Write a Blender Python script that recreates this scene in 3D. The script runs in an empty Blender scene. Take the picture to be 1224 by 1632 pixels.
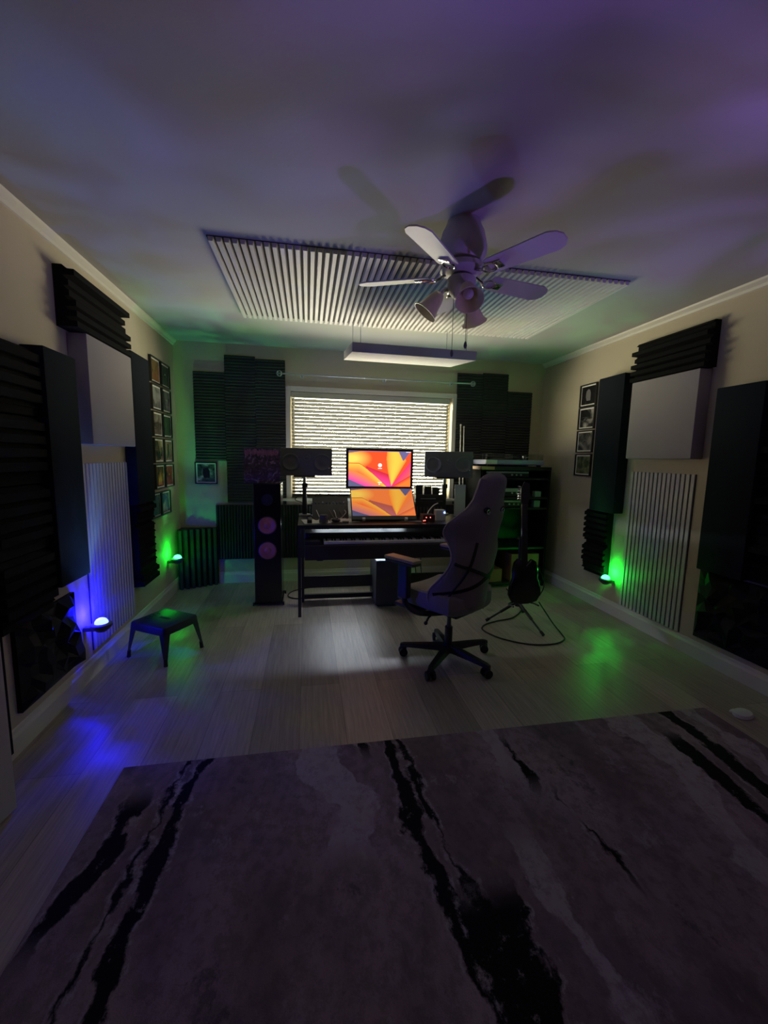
import bpy, bmesh, math, random
from mathutils import Vector, Matrix
random.seed(7)
PI = math.pi
R = math.radians
sc = bpy.context.scene
C = sc.collection

# ------------------------------------------------------------------ camera
XL, XR, YB, YF, H = -1.288, 2.662, 4.523, -1.7, 2.44
yaw, pitch, roll = R(10.397), R(-7.347), R(1.14)
fwd = Vector((math.sin(yaw)*math.cos(pitch), math.cos(yaw)*math.cos(pitch), math.sin(pitch)))
rgt = Vector((math.cos(yaw), -math.sin(yaw), 0))
upv = rgt.cross(fwd)
r2 = math.cos(roll)*rgt + math.sin(roll)*upv
u2 = -math.sin(roll)*rgt + math.cos(roll)*upv
cam_d = bpy.data.cameras.new('camera')
cam = bpy.data.objects.new('camera', cam_d); C.objects.link(cam)
M = Matrix((r2, u2, -fwd)).transposed().to_4x4(); M.translation = Vector((0, 0, 1.343))
cam.matrix_world = M
cam_d.sensor_fit = 'VERTICAL'; cam_d.sensor_height = 24.0
cam_d.lens = 24.0*664.97/1632.0
cam_d.clip_start = 0.02
sc.camera = cam
sc.view_settings.view_transform = 'Standard'
try: sc.view_settings.look = 'None'
except Exception: pass
sc.view_settings.gamma = 1.0
sc.view_settings.use_curve_mapping = False
sc.view_settings.exposure = 0.22

# ------------------------------------------------------------------ light
SKY, GLOW = 34.0, 90.0
ADDED_STRIP = 125.0  # emission of the added strip behind the desk
w = bpy.data.worlds.new('sky'); sc.world = w; w.use_nodes = True
nt = w.node_tree; N = nt.nodes; Lk = nt.links
for n in list(N): N.remove(n)
out = N.new('ShaderNodeOutputWorld'); bg = N.new('ShaderNodeBackground')
tc = N.new('ShaderNodeTexCoord'); vn = N.new('ShaderNodeVectorMath'); vn.operation = 'NORMALIZE'
Lk.new(tc.outputs['Generated'], vn.inputs[0])
dt = N.new('ShaderNodeVectorMath'); dt.operation = 'DOT_PRODUCT'
gd = Vector((0.20, 1.0, 0.085)).normalized(); dt.inputs[1].default_value = gd
Lk.new(vn.outputs[0], dt.inputs[0])
mr = N.new('ShaderNodeMapRange'); mr.interpolation_type = 'SMOOTHERSTEP'
mr.inputs['From Min'].default_value = 0.972; mr.inputs['From Max'].default_value = 0.999
Lk.new(dt.outputs['Value'], mr.inputs['Value'])
sx = N.new('ShaderNodeSeparateXYZ'); Lk.new(vn.outputs[0], sx.inputs[0])
gr = N.new('ShaderNodeMapRange'); gr.inputs['From Min'].default_value = -0.05; gr.inputs['From Max'].default_value = 0.0
gr.inputs['To Min'].default_value = 0.5; gr.inputs['To Max'].default_value = 1.0
Lk.new(sx.outputs['Z'], gr.inputs['Value'])
m1 = N.new('ShaderNodeMath'); m1.operation = 'MULTIPLY'; m1.inputs[1].default_value = SKY; Lk.new(gr.outputs[0], m1.inputs[0])
m2 = N.new('ShaderNodeMath'); m2.operation = 'MULTIPLY_ADD'; m2.inputs[1].default_value = GLOW
Lk.new(mr.outputs[0], m2.inputs[0]); Lk.new(m1.outputs[0], m2.inputs[2])
cm = N.new('ShaderNodeMix'); cm.data_type = 'RGBA'
cm.inputs['A'].default_value = (1.0, 0.91, 0.68, 1); cm.inputs['B'].default_value = (1.0, 0.90, 0.60, 1)
Lk.new(mr.outputs[0], cm.inputs['Factor']); Lk.new(cm.outputs['Result'], bg.inputs['Color'])
Lk.new(m2.outputs[0], bg.inputs['Strength']); Lk.new(bg.outputs[0], out.inputs[0])
# daylight portal in the window opening
pd = bpy.data.lights.new('window_portal', 'AREA'); pd.shape = 'RECTANGLE'; pd.size = 1.75; pd.size_y = 1.1
pd.cycles.is_portal = True
po = bpy.data.objects.new('window_portal', pd); C.objects.link(po)
po.location = (0.70, YB+0.115, 1.455); po.rotation_euler = (R(-90), 0, 0)

def lamp(name, kind, loc, energy, col, radius=0.03, aim=None, cone=None, blend=0.6, gobo=0):
    d = bpy.data.lights.new(name, kind); d.energy = energy; d.color = col
    d.shadow_soft_size = radius
    o = bpy.data.objects.new(name, d); C.objects.link(o); o.location = loc
    if kind == 'SPOT':
        d.spot_size = R(cone); d.spot_blend = blend
        o.rotation_euler = Vector(aim).to_track_quat('-Z', 'Y').to_euler()
    if gobo:      # rippled water pattern thrown by the night light's lens
        d.use_nodes = True; t = d.node_tree
        em = t.nodes['Emission']
        g = t.nodes.new('ShaderNodeTexCoord'); nz = t.nodes.new('ShaderNodeTexNoise')
        nz.inputs['Scale'].default_value = gobo; nz.inputs['Detail'].default_value = 3; nz.inputs['Distortion'].default_value = 1.6
        t.links.new(g.outputs['Normal'], nz.inputs['Vector'])
        mp = t.nodes.new('ShaderNodeMapRange')
        mp.inputs['From Min'].default_value = 0.38; mp.inputs['From Max'].default_value = 0.68
        mp.inputs['To Min'].default_value = 0.25; mp.inputs['To Max'].default_value = 2.2
        t.links.new(nz.outputs['Fac'], mp.inputs['Value']); t.links.new(mp.outputs[0], em.inputs['Strength'])
    return o
# purple projector lamp standing on the floor to the right of the camera
lamp('purple_projector_light', 'SPOT', (2.25, 0.72, 0.42), 42, (0.34, 0.17, 1.0), 0.05, (-0.50, 0.25, 1.0), 100, 0.9, 2.2)
lamp('pink_projector_light', 'SPOT', (1.6, -0.3, 0.42), 6, (1.0, 0.25, 0.55), 0.1, (-0.3, 0.2, 1.0), 100, 0.9, 2.6)

# ------------------------------------------------------------------ materials
def mat(name, col, rough=0.6, metal=0.0, bump=0.0, bscale=40.0, var=0.0, emis=None, es=0.0, spec=None, trans=0.0, vscale=6.0):
    m = bpy.data.materials.new(name); m.use_nodes = True
    t = m.node_tree; b = t.nodes['Principled BSDF']
    b.inputs['Base Color'].default_value = (*col, 1); b.inputs['Roughness'].default_value = rough
    b.inputs['Metallic'].default_value = metal
    if spec is not None: b.inputs['Specular IOR Level'].default_value = spec
    if trans: b.inputs['Transmission Weight'].default_value = trans
    if emis: b.inputs['Emission Color'].default_value = (*emis, 1); b.inputs['Emission Strength'].default_value = es
    tcn = t.nodes.new('ShaderNodeTexCoord')
    if bump:
        nz = t.nodes.new('ShaderNodeTexNoise'); nz.inputs['Scale'].default_value = bscale; nz.inputs['Detail'].default_value = 4
        t.links.new(tcn.outputs['Object'], nz.inputs['Vector'])
        bp = t.nodes.new('ShaderNodeBump'); bp.inputs['Strength'].default_value = bump; bp.inputs['Distance'].default_value = 0.01
        t.links.new(nz.outputs['Fac'], bp.inputs['Height']); t.links.new(bp.outputs[0], b.inputs['Normal'])
    if var:
        nz = t.nodes.new('ShaderNodeTexNoise'); nz.inputs['Scale'].default_value = vscale; nz.inputs['Detail'].default_value = 5
        t.links.new(tcn.outputs['Object'], nz.inputs['Vector'])
        rp = t.nodes.new('ShaderNodeValToRGB')
        rp.color_ramp.elements[0].position = 0.3; rp.color_ramp.elements[1].position = 0.7
        rp.color_ramp.elements[0].color = (*[c*(1-var) for c in col], 1)
        rp.color_ramp.elements[1].color = (*[min(1, c*(1+var)) for c in col], 1)
        t.links.new(nz.outputs['Fac'], rp.inputs[0]); t.links.new(rp.outputs[0], b.inputs['Base Color'])
    return m
m_wall = mat('cream_wall_paint', (0.57, 0.49, 0.345), 0.75, bump=0.15, bscale=120)
m_ceil = mat('white_ceiling_paint', (0.43, 0.415, 0.40), 0.85, bump=0.05, bscale=60)
m_trim = mat('white_trim_paint', (0.72, 0.68, 0.58), 0.45)
m_foam = mat('charcoal_foam', (0.055, 0.057, 0.057), 0.95, bump=0.5, bscale=260, spec=0.2)
m_foamk = mat('black_foam', (0.007, 0.007, 0.0075), 0.95, bump=0.5, bscale=260, spec=0.2)
m_navy = mat('navy_fabric', (0.010, 0.014, 0.022), 0.9, bump=0.4, bscale=300, spec=0.2)
m_greyf = mat('light_grey_fabric', (0.36, 0.33, 0.33), 0.9, bump=0.3, bscale=300)
m_slat = mat('white_slat_wood', (0.60, 0.57, 0.55), 0.5)
m_groove = mat('groove_shade', (0.05, 0.047, 0.045), 0.9)  # near-black backing colour stands in for shade in the slat gaps
m_black = mat('black_plastic', (0.026, 0.025, 0.026), 0.42)
m_blackm = mat('black_satin_wood', (0.022, 0.021, 0.022), 0.35)
m_gloss = mat('gloss_black', (0.012, 0.012, 0.012), 0.12)
m_dgrey = mat('dark_grey_plastic', (0.11, 0.11, 0.115), 0.5)
m_chair = mat('charcoal_chair_fabric', (0.27, 0.25, 0.245), 0.85, bump=0.3, bscale=220)
m_strap = mat('black_strap', (0.012, 0.012, 0.013), 0.7)
m_pipe = mat('light_piping', (0.45, 0.42, 0.38), 0.6)
m_chrome = mat('chrome', (0.75, 0.75, 0.78), 0.14, 1.0)
m_white = mat('white_plastic', (0.75, 0.74, 0.70), 0.4)
m_fan = mat('white_fan_blade', (0.62, 0.60, 0.58), 0.45)
m_shade = mat('frosted_glass_shade', (0.85, 0.74, 0.50), 0.3, trans=0.25)
m_copper = mat('copper_cone', (0.62, 0.20, 0.15), 0.4, 0.3)
m_tanw = mat('tan_wood', (0.55, 0.33, 0.17), 0.5, var=0.2, vscale=4)
m_card = mat('brown_cardboard', (0.40, 0.22, 0.11), 0.8, var=0.1)
m_armp = mat('brown_arm_pad', (0.40, 0.27, 0.20), 0.45)
m_metal = mat('dark_blue_steel', (0.045, 0.055, 0.070), 0.42, 0.6)
m_silver = mat('silver', (0.55, 0.57, 0.58), 0.3, 0.7)
m_paper = mat('paper', (0.75, 0.76, 0.76), 0.7)
m_piano = mat('dark_piano_finish', (0.045, 0.036, 0.036), 0.32)
m_keyw = mat('ivory_keys', (0.85, 0.78, 0.75), 0.3)
m_bluegrey = mat('blue_grey_plinth', (0.32, 0.34, 0.50), 0.35, 0.2)
m_lav = mat('grey_panel', (0.50, 0.52, 0.55), 0.4)
m_red = mat('red_led', (0.8, 0.1, 0.05), 0.4, emis=(1, 0.15, 0.1), es=4)
m_blu = mat('blue_led', (0.1, 0.2, 0.9), 0.4, emis=(0.2, 0.35, 1), es=8)

def glass(name, tint=(1, 1, 1), a=0.10):
    m = bpy.data.materials.new(name); m.use_nodes = True; t = m.node_tree
    for n in list(t.nodes): t.nodes.remove(n)
    o = t.nodes.new('ShaderNodeOutputMaterial'); mx = t.nodes.new('ShaderNodeMixShader')
    tr = t.nodes.new('ShaderNodeBsdfTransparent'); gl = t.nodes.new('ShaderNodeBsdfGlossy')
    tr.inputs[0].default_value = (*tint, 1); gl.inputs['Roughness'].default_value = 0.03
    mx.inputs[0].default_value = a
    t.links.new(tr.outputs[0], mx.inputs[1]); t.links.new(gl.outputs[0], mx.inputs[2]); t.links.new(mx.outputs[0], o.inputs[0])
    return m
m_glass = glass('clear_window_glass', (0.97, 0.99, 0.98), 0.05)
m_cover = glass('clear_acrylic', (0.88, 0.90, 0.90), 0.16)

def slat_mat():
    m = bpy.data.materials.new('white_blind_slat'); m.use_nodes = True; t = m.node_tree
    for n in list(t.nodes): t.nodes.remove(n)
    o = t.nodes.new('ShaderNodeOutputMaterial'); mx = t.nodes.new('ShaderNodeMixShader')
    d = t.nodes.new('ShaderNodeBsdfDiffuse'); tl = t.nodes.new('ShaderNodeBsdfTranslucent')
    d.inputs[0].default_value = (0.13, 0.128, 0.113, 1); tl.inputs[0].default_value = (0.75, 0.72, 0.60, 1)
    mx.inputs[0].default_value = 0.004
    t.links.new(d.outputs[0], mx.inputs[1]); t.links.new(tl.outputs[0], mx.inputs[2]); t.links.new(mx.outputs[0], o.inputs[0])
    return m
m_blind = slat_mat()

def floor_mat():
    m = bpy.data.materials.new('oak_plank_floor'); m.use_nodes = True; t = m.node_tree; b = t.nodes['Principled BSDF']
    g = t.nodes.new('ShaderNodeTexCoord')
    mp = t.nodes.new('ShaderNodeMapping'); mp.inputs['Rotation'].default_value = (0, 0, R(90)); mp.inputs['Location'].default_value = (0.3, 0.045, 0)
    t.links.new(g.outputs['Object'], mp.inputs[0])
    br = t.nodes.new('ShaderNodeTexBrick')
    br.inputs['Scale'].default_value = 1.0; br.inputs['Brick Width'].default_value = 1.5; br.inputs['Row Height'].default_value = 0.225
    br.inputs['Mortar Size'].default_value = 0.0016; br.inputs['Mortar Smooth'].default_value = 0.3
    br.inputs['Color1'].default_value = (0.33, 0.275, 0.22, 1); br.inputs['Color2'].default_value = (0.50, 0.42, 0.34, 1)
    br.inputs['Mortar'].default_value = (0.22, 0.18, 0.145, 1); br.offset = 0.37
    t.links.new(mp.outputs[0], br.inputs['Vector'])
    st = t.nodes.new('ShaderNodeMapping'); st.inputs['Scale'].default_value = (42, 1.6, 1); t.links.new(g.outputs['Object'], st.inputs[0])
    nz = t.nodes.new('ShaderNodeTexNoise'); nz.inputs['Scale'].default_value = 2.0; nz.inputs['Detail'].default_value = 8; nz.inputs['Roughness'].default_value = 0.65
    t.links.new(st.outputs[0], nz.inputs['Vector'])
    rp = t.nodes.new('ShaderNodeMapRange'); rp.inputs['From Min'].default_value = 0.3; rp.inputs['From Max'].default_value = 0.7
    rp.inputs['To Min'].default_value = 0.72; rp.inputs['To Max'].default_value = 1.22
    t.links.new(nz.outputs['Fac'], rp.inputs['Value'])
    mx = t.nodes.new('ShaderNodeVectorMath'); mx.operation = 'SCALE'
    t.links.new(br.outputs['Color'], mx.inputs[0]); t.links.new(rp.outputs[0], mx.inputs['Scale'])
    t.links.new(mx.outputs[0], b.inputs['Base Color'])
    b.inputs['Roughness'].default_value = 0.40
    bp = t.nodes.new('ShaderNodeBump'); bp.inputs['Strength'].default_value = 0.12; bp.inputs['Distance'].default_value = 0.004
    t.links.new(nz.outputs['Fac'], bp.inputs['Height']); t.links.new(bp.outputs[0], b.inputs['Normal'])
    return m
m_floor = floor_mat()

# ------------------------------------------------------------------ mesh helpers
class MB:
    def __init__(s): s.b = bmesh.new()
    def box(s, x0, x1, y0, y1, z0, z1, bev=0.0, rz=0.0, mi=0):
        cx, cy, cz = (x0+x1)/2, (y0+y1)/2, (z0+z1)/2
        r = bmesh.ops.create_cube(s.b, size=1.0)
        vs = r['verts']
        bmesh.ops.scale(s.b, vec=(abs(x1-x0), abs(y1-y0), abs(z1-z0)), verts=vs)
        if bev > 0:
            es = list({e for v in vs for e in v.link_edges})
            rr = bmesh.ops.bevel(s.b, geom=es, offset=bev, segments=2, affect='EDGES', profile=0.6)
            vs = list({v for f in rr['faces'] for v in f.verts} | {v for v in vs if v.is_valid})
        if rz: bmesh.ops.rotate(s.b, cent=(0, 0, 0), matrix=Matrix.Rotation(rz, 3, 'Z'), verts=vs)
        bmesh.ops.translate(s.b, vec=(cx, cy, cz), verts=vs)
        return s
    def cyl(s, p0, p1, r0, r1=None, seg=20, cap=True):
        p0, p1 = Vector(p0), Vector(p1); r1 = r0 if r1 is None else r1
        d = p1-p0
        r = bmesh.ops.create_cone(s.b, cap_ends=cap, segments=seg, radius1=r0, radius2=r1, depth=d.length)
        q = d.to_track_quat('Z', 'Y').to_matrix()
        bmesh.ops.rotate(s.b, cent=(0, 0, 0), matrix=q, verts=r['verts'])
        bmesh.ops.translate(s.b, vec=(p0+p1)/2, verts=r['verts'])
        return s
    def sphere(s, c, r, sc_=(1, 1, 1), seg=20):
        q = bmesh.ops.create_uvsphere(s.b, u_segments=seg, v_segments=seg//2+2, radius=r)
        bmesh.ops.scale(s.b, vec=sc_, verts=q['verts']); bmesh.ops.translate(s.b, vec=c, verts=q['verts'])
        return s
    def rings(s, rings, cap=True, closed=True):
        rv = [[s.b.verts.new(p) for p in r] for r in rings]
        n = len(rv[0])
        for a, c in zip(rv, rv[1:]):
            for i in range(n if closed else n-1):
                j = (i+1) % n
                try: s.b.faces.new((a[i], a[j], c[j], c[i]))
                except ValueError: pass
        if cap and closed:
            s.b.faces.new(list(reversed(rv[0]))); s.b.faces.new(rv[-1])
        return s
    def tube(s, pts, r, seg=8, smooth_n=0):
        P = [Vector(p) for p in pts]
        if smooth_n:
            Q = []
            for i in range(len(P)-1):
                p0, p1, p2, p3 = P[max(i-1, 0)], P[i], P[i+1], P[min(i+2, len(P)-1)]
                for k in range(smooth_n):
                    u = k/smooth_n
                    Q.append(0.5*((2*p1)+(-p0+p2)*u+(2*p0-5*p1+4*p2-p3)*u*u+(-p0+3*p1-3*p2+p3)*u**3))
            P = Q+[P[-1]]
        rings = []; prev = None
        for i, p in enumerate(P):
            t = (P[min(i+1, len(P)-1)]-P[max(i-1, 0)])
            if t.length < 1e-9: t = Vector((0, 0, 1))
            t.normalize()
            if prev is None:
                a = t.orthogonal().normalized()
            else:
                a = (prev-t*prev.dot(t))
                a = a.normalized() if a.length > 1e-6 else t.orthogonal().normalized()
            prev = a; b = t.cross(a)
            rr = r(i/(len(P)-1)) if callable(r) else r
            rings.append([p+rr*(math.cos(2*PI*k/seg)*a+math.sin(2*PI*k/seg)*b) for k in range(seg)])
        return s.rings(rings)
    def lathe(s, prof, c=(0, 0, 0), axis=(0, 0, 1), seg=24, cap=True):
        q = Vector(axis).normalized().to_track_quat('Z', 'Y').to_matrix(); c = Vector(c)
        return s.rings([[c+q@Vector((r*math.cos(2*PI*k/seg), r*math.sin(2*PI*k/seg), z)) for k in range(seg)] for r, z in prof], cap=cap)
    def torus(s, c, Rr, r, axis=(0, 0, 1), seg=28, sc_=(1, 1)):
        q = Vector(axis).normalized().to_track_quat('Z', 'Y').to_matrix(); c = Vector(c)
        rg = []
        for i in range(seg+1):
            a = 2*PI*i/seg
            rg.append([c+q@Vector(((Rr*sc_[0]+r*math.cos(b))*math.cos(a), (Rr*sc_[1]+r*math.cos(b))*math.sin(a), r*math.sin(b))) for b in [2*PI*k/8 for k in range(8)]])
        return s.rings(rg, cap=False)
    def prism(s, poly, d0, d1, ax='y'):
        def P(a, b, d): return (a, d, b) if ax == 'y' else ((d, a, b) if ax == 'x' else (a, b, d))
        return s.rings([[P(a, b, d0) for a, b in poly], [P(a, b, d1) for a, b in poly]])
    def xf(s, mtx): bmesh.ops.transform(s.b, matrix=mtx, verts=s.b.verts); return s
    def build(s, name, m, parent=None, smooth=False, sub=0):
        bmesh.ops.recalc_face_normals(s.b, faces=s.b.faces)
        me = bpy.data.meshes.new(name); s.b.to_mesh(me); s.b.free()
        me.materials.append(m)
        if smooth:
            for p in me.polygons: p.use_smooth = True
            try: me.set_sharp_from_angle(angle=R(38))
            except Exception: pass
        o = bpy.data.objects.new(name, me); C.objects.link(o)
        if parent: o.parent = parent
        if sub:
            md = o.modifiers.new('s', 'SUBSURF'); md.levels = sub; md.render_levels = sub
        return o
def tag(o, label, cat, group=None, kind=None):
    o['label'] = label; o['category'] = cat
    if group: o['group'] = group
    if kind: o['kind'] = kind
    return o
def thing(name, label, cat, loc=(0, 0, 0), rz=0.0, group=None):
    o = bpy.data.objects.new(name, None); C.objects.link(o); o.empty_display_size = 0.05
    o.location = loc; o.rotation_euler = (0, 0, rz)
    return tag(o, label, cat, group)
def struct(o): o['kind'] = 'structure'; return o
def copy_tree(o, loc, rz=None, label=None):
    c = o.copy(); C.objects.link(c); c.location = loc
    if rz is not None: c.rotation_euler = (0, 0, rz)
    if label: c['label'] = label
    for ch in o.children:
        d = ch.copy(); C.objects.link(d); d.parent = c
        for g in ch.children:
            e = g.copy(); C.objects.link(e); e.parent = d
    return c

# ------------------------------------------------------------------ room shell
WX0, WX1, WZ0, WZ1 = -0.173, 1.574, 0.905, 2.01
struct(MB().box(XL-0.1, XR+0.1, YF-0.1, YB+0.1, -0.1, 0).build('floor', m_floor))
struct(MB().box(XL-0.1, XR+0.1, YF-0.1, YB+0.1, H, H+0.1).build('ceiling', m_ceil))
struct(MB().box(XL-0.1, XL, YF-0.1, YB+0.1, 0, H).build('wall_left', m_wall))
struct(MB().box(XR, XR+0.1, YF-0.1, YB+0.1, 0, H).build('wall_right', m_wall))
struct(MB().box(XL, XR, YF-0.1, YF, 0, H).build('wall_front', mat('bounce_cut_dark', (0.06, 0.055, 0.06), 0.8)))  # unseen wall coloured dark to cut bounced light
wb = MB()
wb.box(XL, WX0, YB, YB+0.1, 0, H).box(WX1, XR, YB, YB+0.1, 0, H).box(WX0, WX1, YB, YB+0.1, 0, WZ0).box(WX0, WX1, YB, YB+0.1, WZ1, H)
struct(wb.build('wall_back', m_wall))
def base_prof(d): return [(0, 0), (d, 0), (d, 0.085), (d*0.55, 0.10), (d*0.35, 0.115), (0, 0.12)]
struct(MB().prism([(XL+a, z) for a, z in base_prof(0.016)], YF, YB, 'y').build('baseboard_left', m_trim))
struct(MB().prism([(XR-a, z) for a, z in base_prof(0.016)], YF, YB, 'y').build('baseboard_right', m_trim))
struct(MB().prism([(YB-a, z) for a, z in base_prof(0.016)], XL+0.016, XR-0.016, 'x').build('baseboard_back', m_trim))
def crown(sx_, x): return [(x, H), (x+sx_*0.038, H), (x+sx_*0.034, H-0.012), (x+sx_*0.014, H-0.03), (x+sx_*0.010, H-0.045), (x, H-0.048)]
struct(MB().prism(crown(1, XL), YF, YB, 'y').build('trim_1', m_trim))
struct(MB().prism(crown(-1, XR), YF, YB, 'y').build('trim_2', m_trim))
# window: casing, sill, sash frame with centre mullion, glass
win = struct(bpy.data.objects.new('window_1', None)); C.objects.link(win); win.location = (0.7, YB, WZ0)
def wloc(x, y, z): return (x-0.7, y-YB, z-WZ0)
def wbox(mb, x0, x1, y0, y1, z0, z1, bev=0):
    a = wloc(x0, y0, z0); b = wloc(x1, y1, z1); return mb.box(a[0], b[0], a[1], b[1], a[2], b[2], bev)
mb = MB()
wbox(mb, WX0-0.050, WX0, YB-0.016, YB, WZ0-0.02, WZ1+0.05, 0.003); wbox(mb, WX1, WX1+0.045, YB-0.016, YB, WZ0-0.02, WZ1+0.05, 0.003)
wbox(mb, WX0, WX1, YB-0.016, YB, WZ1, WZ1+0.05, 0.003)
mb.build('window_casing', m_trim, win)
mb = MB(); wbox(mb, WX0-0.085, WX1+0.08, YB-0.055, YB+0.1, WZ0-0.028, WZ0, 0.006); mb.build('window_sill', m_trim, win)
mb = MB()
for a, b in ((WX0, WX0+0.04), (WX1-0.04, WX1)): wbox(mb, a, b, YB+0.07, YB+0.098, WZ0, WZ1)
wbox(mb, WX0, WX1, YB+0.07, YB+0.098, WZ0, WZ0+0.04); wbox(mb, WX0, WX1, YB+0.07, YB+0.098, WZ1-0.04, WZ1)
mb.build('window_frame', m_trim, win)
mb = MB(); wbox(mb, WX0+0.04, WX1-0.04, YB+0.082, YB+0.086, WZ0+0.04, WZ1-0.04); mb.build('window_glass', m_glass, win)
# door slab standing open at the left edge of the frame
dr = struct(bpy.data.objects.new('door_1', None)); C.objects.link(dr); dr.location = (-1.085, 1.64, 0.0)
m_door = mat('white_door_paint', (0.60, 0.57, 0.56), 0.5)
MB().box(-0.045, 0, -0.80, 0, 0.008, 2.03, 0.003).build('door_panel', m_door, dr).rotation_euler = (0, 0, R(-9))


# ------------------------------------------------------------------ rug
def rug_mat():
    m = bpy.data.materials.new('marble_vein_rug'); m.use_nodes = True; t = m.node_tree; b = t.nodes['Principled BSDF']
    b.inputs['Roughness'].default_value = 0.92; b.inputs['Specular IOR Level'].default_value = 0.2
    n = t.nodes; l = t.links
    g = n.new('ShaderNodeTexCoord'); sp = n.new('ShaderNodeSeparateXYZ'); l.new(g.outputs['Object'], sp.inputs[0])
    def noise(scale, detail=4, sc3=(1, 1, 1), rough=0.6, off=(0, 0, 0)):
        mp = n.new('ShaderNodeMapping'); mp.inputs['Scale'].default_value = sc3; mp.inputs['Location'].default_value = off
        l.new(g.outputs['Object'], mp.inputs[0])
        z = n.new('ShaderNodeTexNoise'); z.inputs['Scale'].default_value = scale; z.inputs['Detail'].default_value = detail
        z.inputs['Roughness'].default_value = rough; l.new(mp.outputs[0], z.inputs['Vector']); return z.outputs['Fac']
    def math_(op, a, b_=None, c=None):
        q = n.new('ShaderNodeMath'); q.operation = op
        for i, v in enumerate((a, b_, c)):
            if v is None: continue
            if isinstance(v, (int, float)): q.inputs[i].default_value = v
            else: l.new(v, q.inputs[i])
        return q.outputs[0]
    def smooth(v, a, b_, lo, hi):
        q = n.new('ShaderNodeMapRange'); q.interpolation_type = 'SMOOTHSTEP'
        for k, x in (('From Min', a), ('From Max', b_), ('To Min', lo), ('To Max', hi)):
            if isinstance(x, (int, float)): q.inputs[k].default_value = x
            else: l.new(x, q.inputs[k])
        l.new(v, q.inputs['Value']); return q.outputs[0]
    def mixc(f, a, b_):
        q = n.new('ShaderNodeMix'); q.data_type = 'RGBA'
        for k, x in (('A', a), ('B', b_)):
            if isinstance(x, tuple): q.inputs[k].default_value = (*x, 1)
            else: l.new(x, q.inputs[k])
        l.new(f, q.inputs['Factor']); return q.outputs['Result']
    X, Y = sp.outputs[0], sp.outputs[1]
    base = mixc(smooth(noise(2.2, 5, (1, 0.45, 1)), 0.36, 0.64, 0, 1), (0.20, 0.142, 0.158), (0.37, 0.275, 0.30))
    base = mixc(smooth(noise(3.4, 6, (1, 0.4, 1), 0.7, (5, 3, 0)), 0.55, 0.72, 0, 0.55), base, (0.055, 0.058, 0.062))
    fine = noise(26, 6, (1, 0.8, 1), 0.75, (3, 3, 0))
    base = mixc(smooth(fine, 0.42, 0.62, 0, 0.5), base, (0.12, 0.095, 0.105))
    cloud = noise(4.5, 7, (1, 0.7, 1), 0.75, (11, 2, 0))
    base = mixc(smooth(cloud, 0.57, 0.63, 0, 0.7), base, (0.34, 0.285, 0.31))
    base = mixc(smooth(cloud, 0.40, 0.35, 0, 0.6), base, (0.07, 0.066, 0.074))
    warp = math_('MULTIPLY', math_('SUBTRACT', noise(7, 6, (1, 0.6, 1), 0.68, (2, 9, 0)), 0.5), 0.16)
    warp2 = math_('MULTIPLY', math_('SUBTRACT', noise(2.2, 3, (1, 1, 1), 0.5, (7, 1, 0)), 0.5), 0.12)
    Xw = math_('ADD', math_('ADD', X, warp), warp2)
    wn = noise(3.5, 3, (0.7, 1.2, 1), 0.5, (1, 4, 0))
    def band(pts, width, ragged, y0=None, y1=None):
        # piecewise centre line x(y) through a float curve-like chain of map ranges
        pts = sorted(pts, key=lambda p: p[1]); c = pts[0][0]
        for (xa, ya), (xb, yb) in zip(pts, pts[1:]):
            q = n.new('ShaderNodeMapRange'); q.inputs['From Min'].default_value = ya; q.inputs['From Max'].default_value = yb
            q.inputs['To Min'].default_value = 0; q.inputs['To Max'].default_value = xb-xa; l.new(Y, q.inputs['Value'])
            c = math_('ADD', c, q.outputs[0])
        d = math_('ABSOLUTE', math_('SUBTRACT', Xw, c))
        wd = math_('MULTIPLY_ADD', math_('SUBTRACT', wn, 0.5), ragged, width)
        f = math_('SUBTRACT', 1.0, smooth(math_('SUBTRACT', d, wd), -0.006, 0.008, 0, 1))
        if y0 is not None: f = math_('MULTIPLY', f, smooth(Y, y0-0.08, y0+0.08, 0, 1))
        if y1 is not None: f = math_('MULTIPLY', f, smooth(Y, y1-0.08, y1+0.08, 1, 0))
        return f
    light = (0.42, 0.36, 0.385)
    for pts, wd, rg, a, c in (([(1.60, 1.8), (1.67, 1.44), (1.52, 1.1), (1.48, 0.9)], 0.07, 0.22, None, None),
                             ([(0.02, 1.74), (0.17, 1.46), (0.14, 1.28)], 0.08, 0.25, 1.25, None),
                             ([(0.74, 1.17), (0.77, 1.0), (0.77, 0.8)], 0.035, 0.12, 0.6, 1.22),
                             ([(0.86, 1.8), (0.86, 1.5)], 0.05, 0.2, 1.5, None),
                             ([(2.05, 1.8), (2.0, 1.0)], 0.05, 0.15, None, None)):
        base = mixc(math_('MULTIPLY', band(pts, wd, rg, a, c), smooth(fine, 0.36, 0.56, 0.25, 0.95)), base, light)
    dark = (0.006, 0.005, 0.007)
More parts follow.
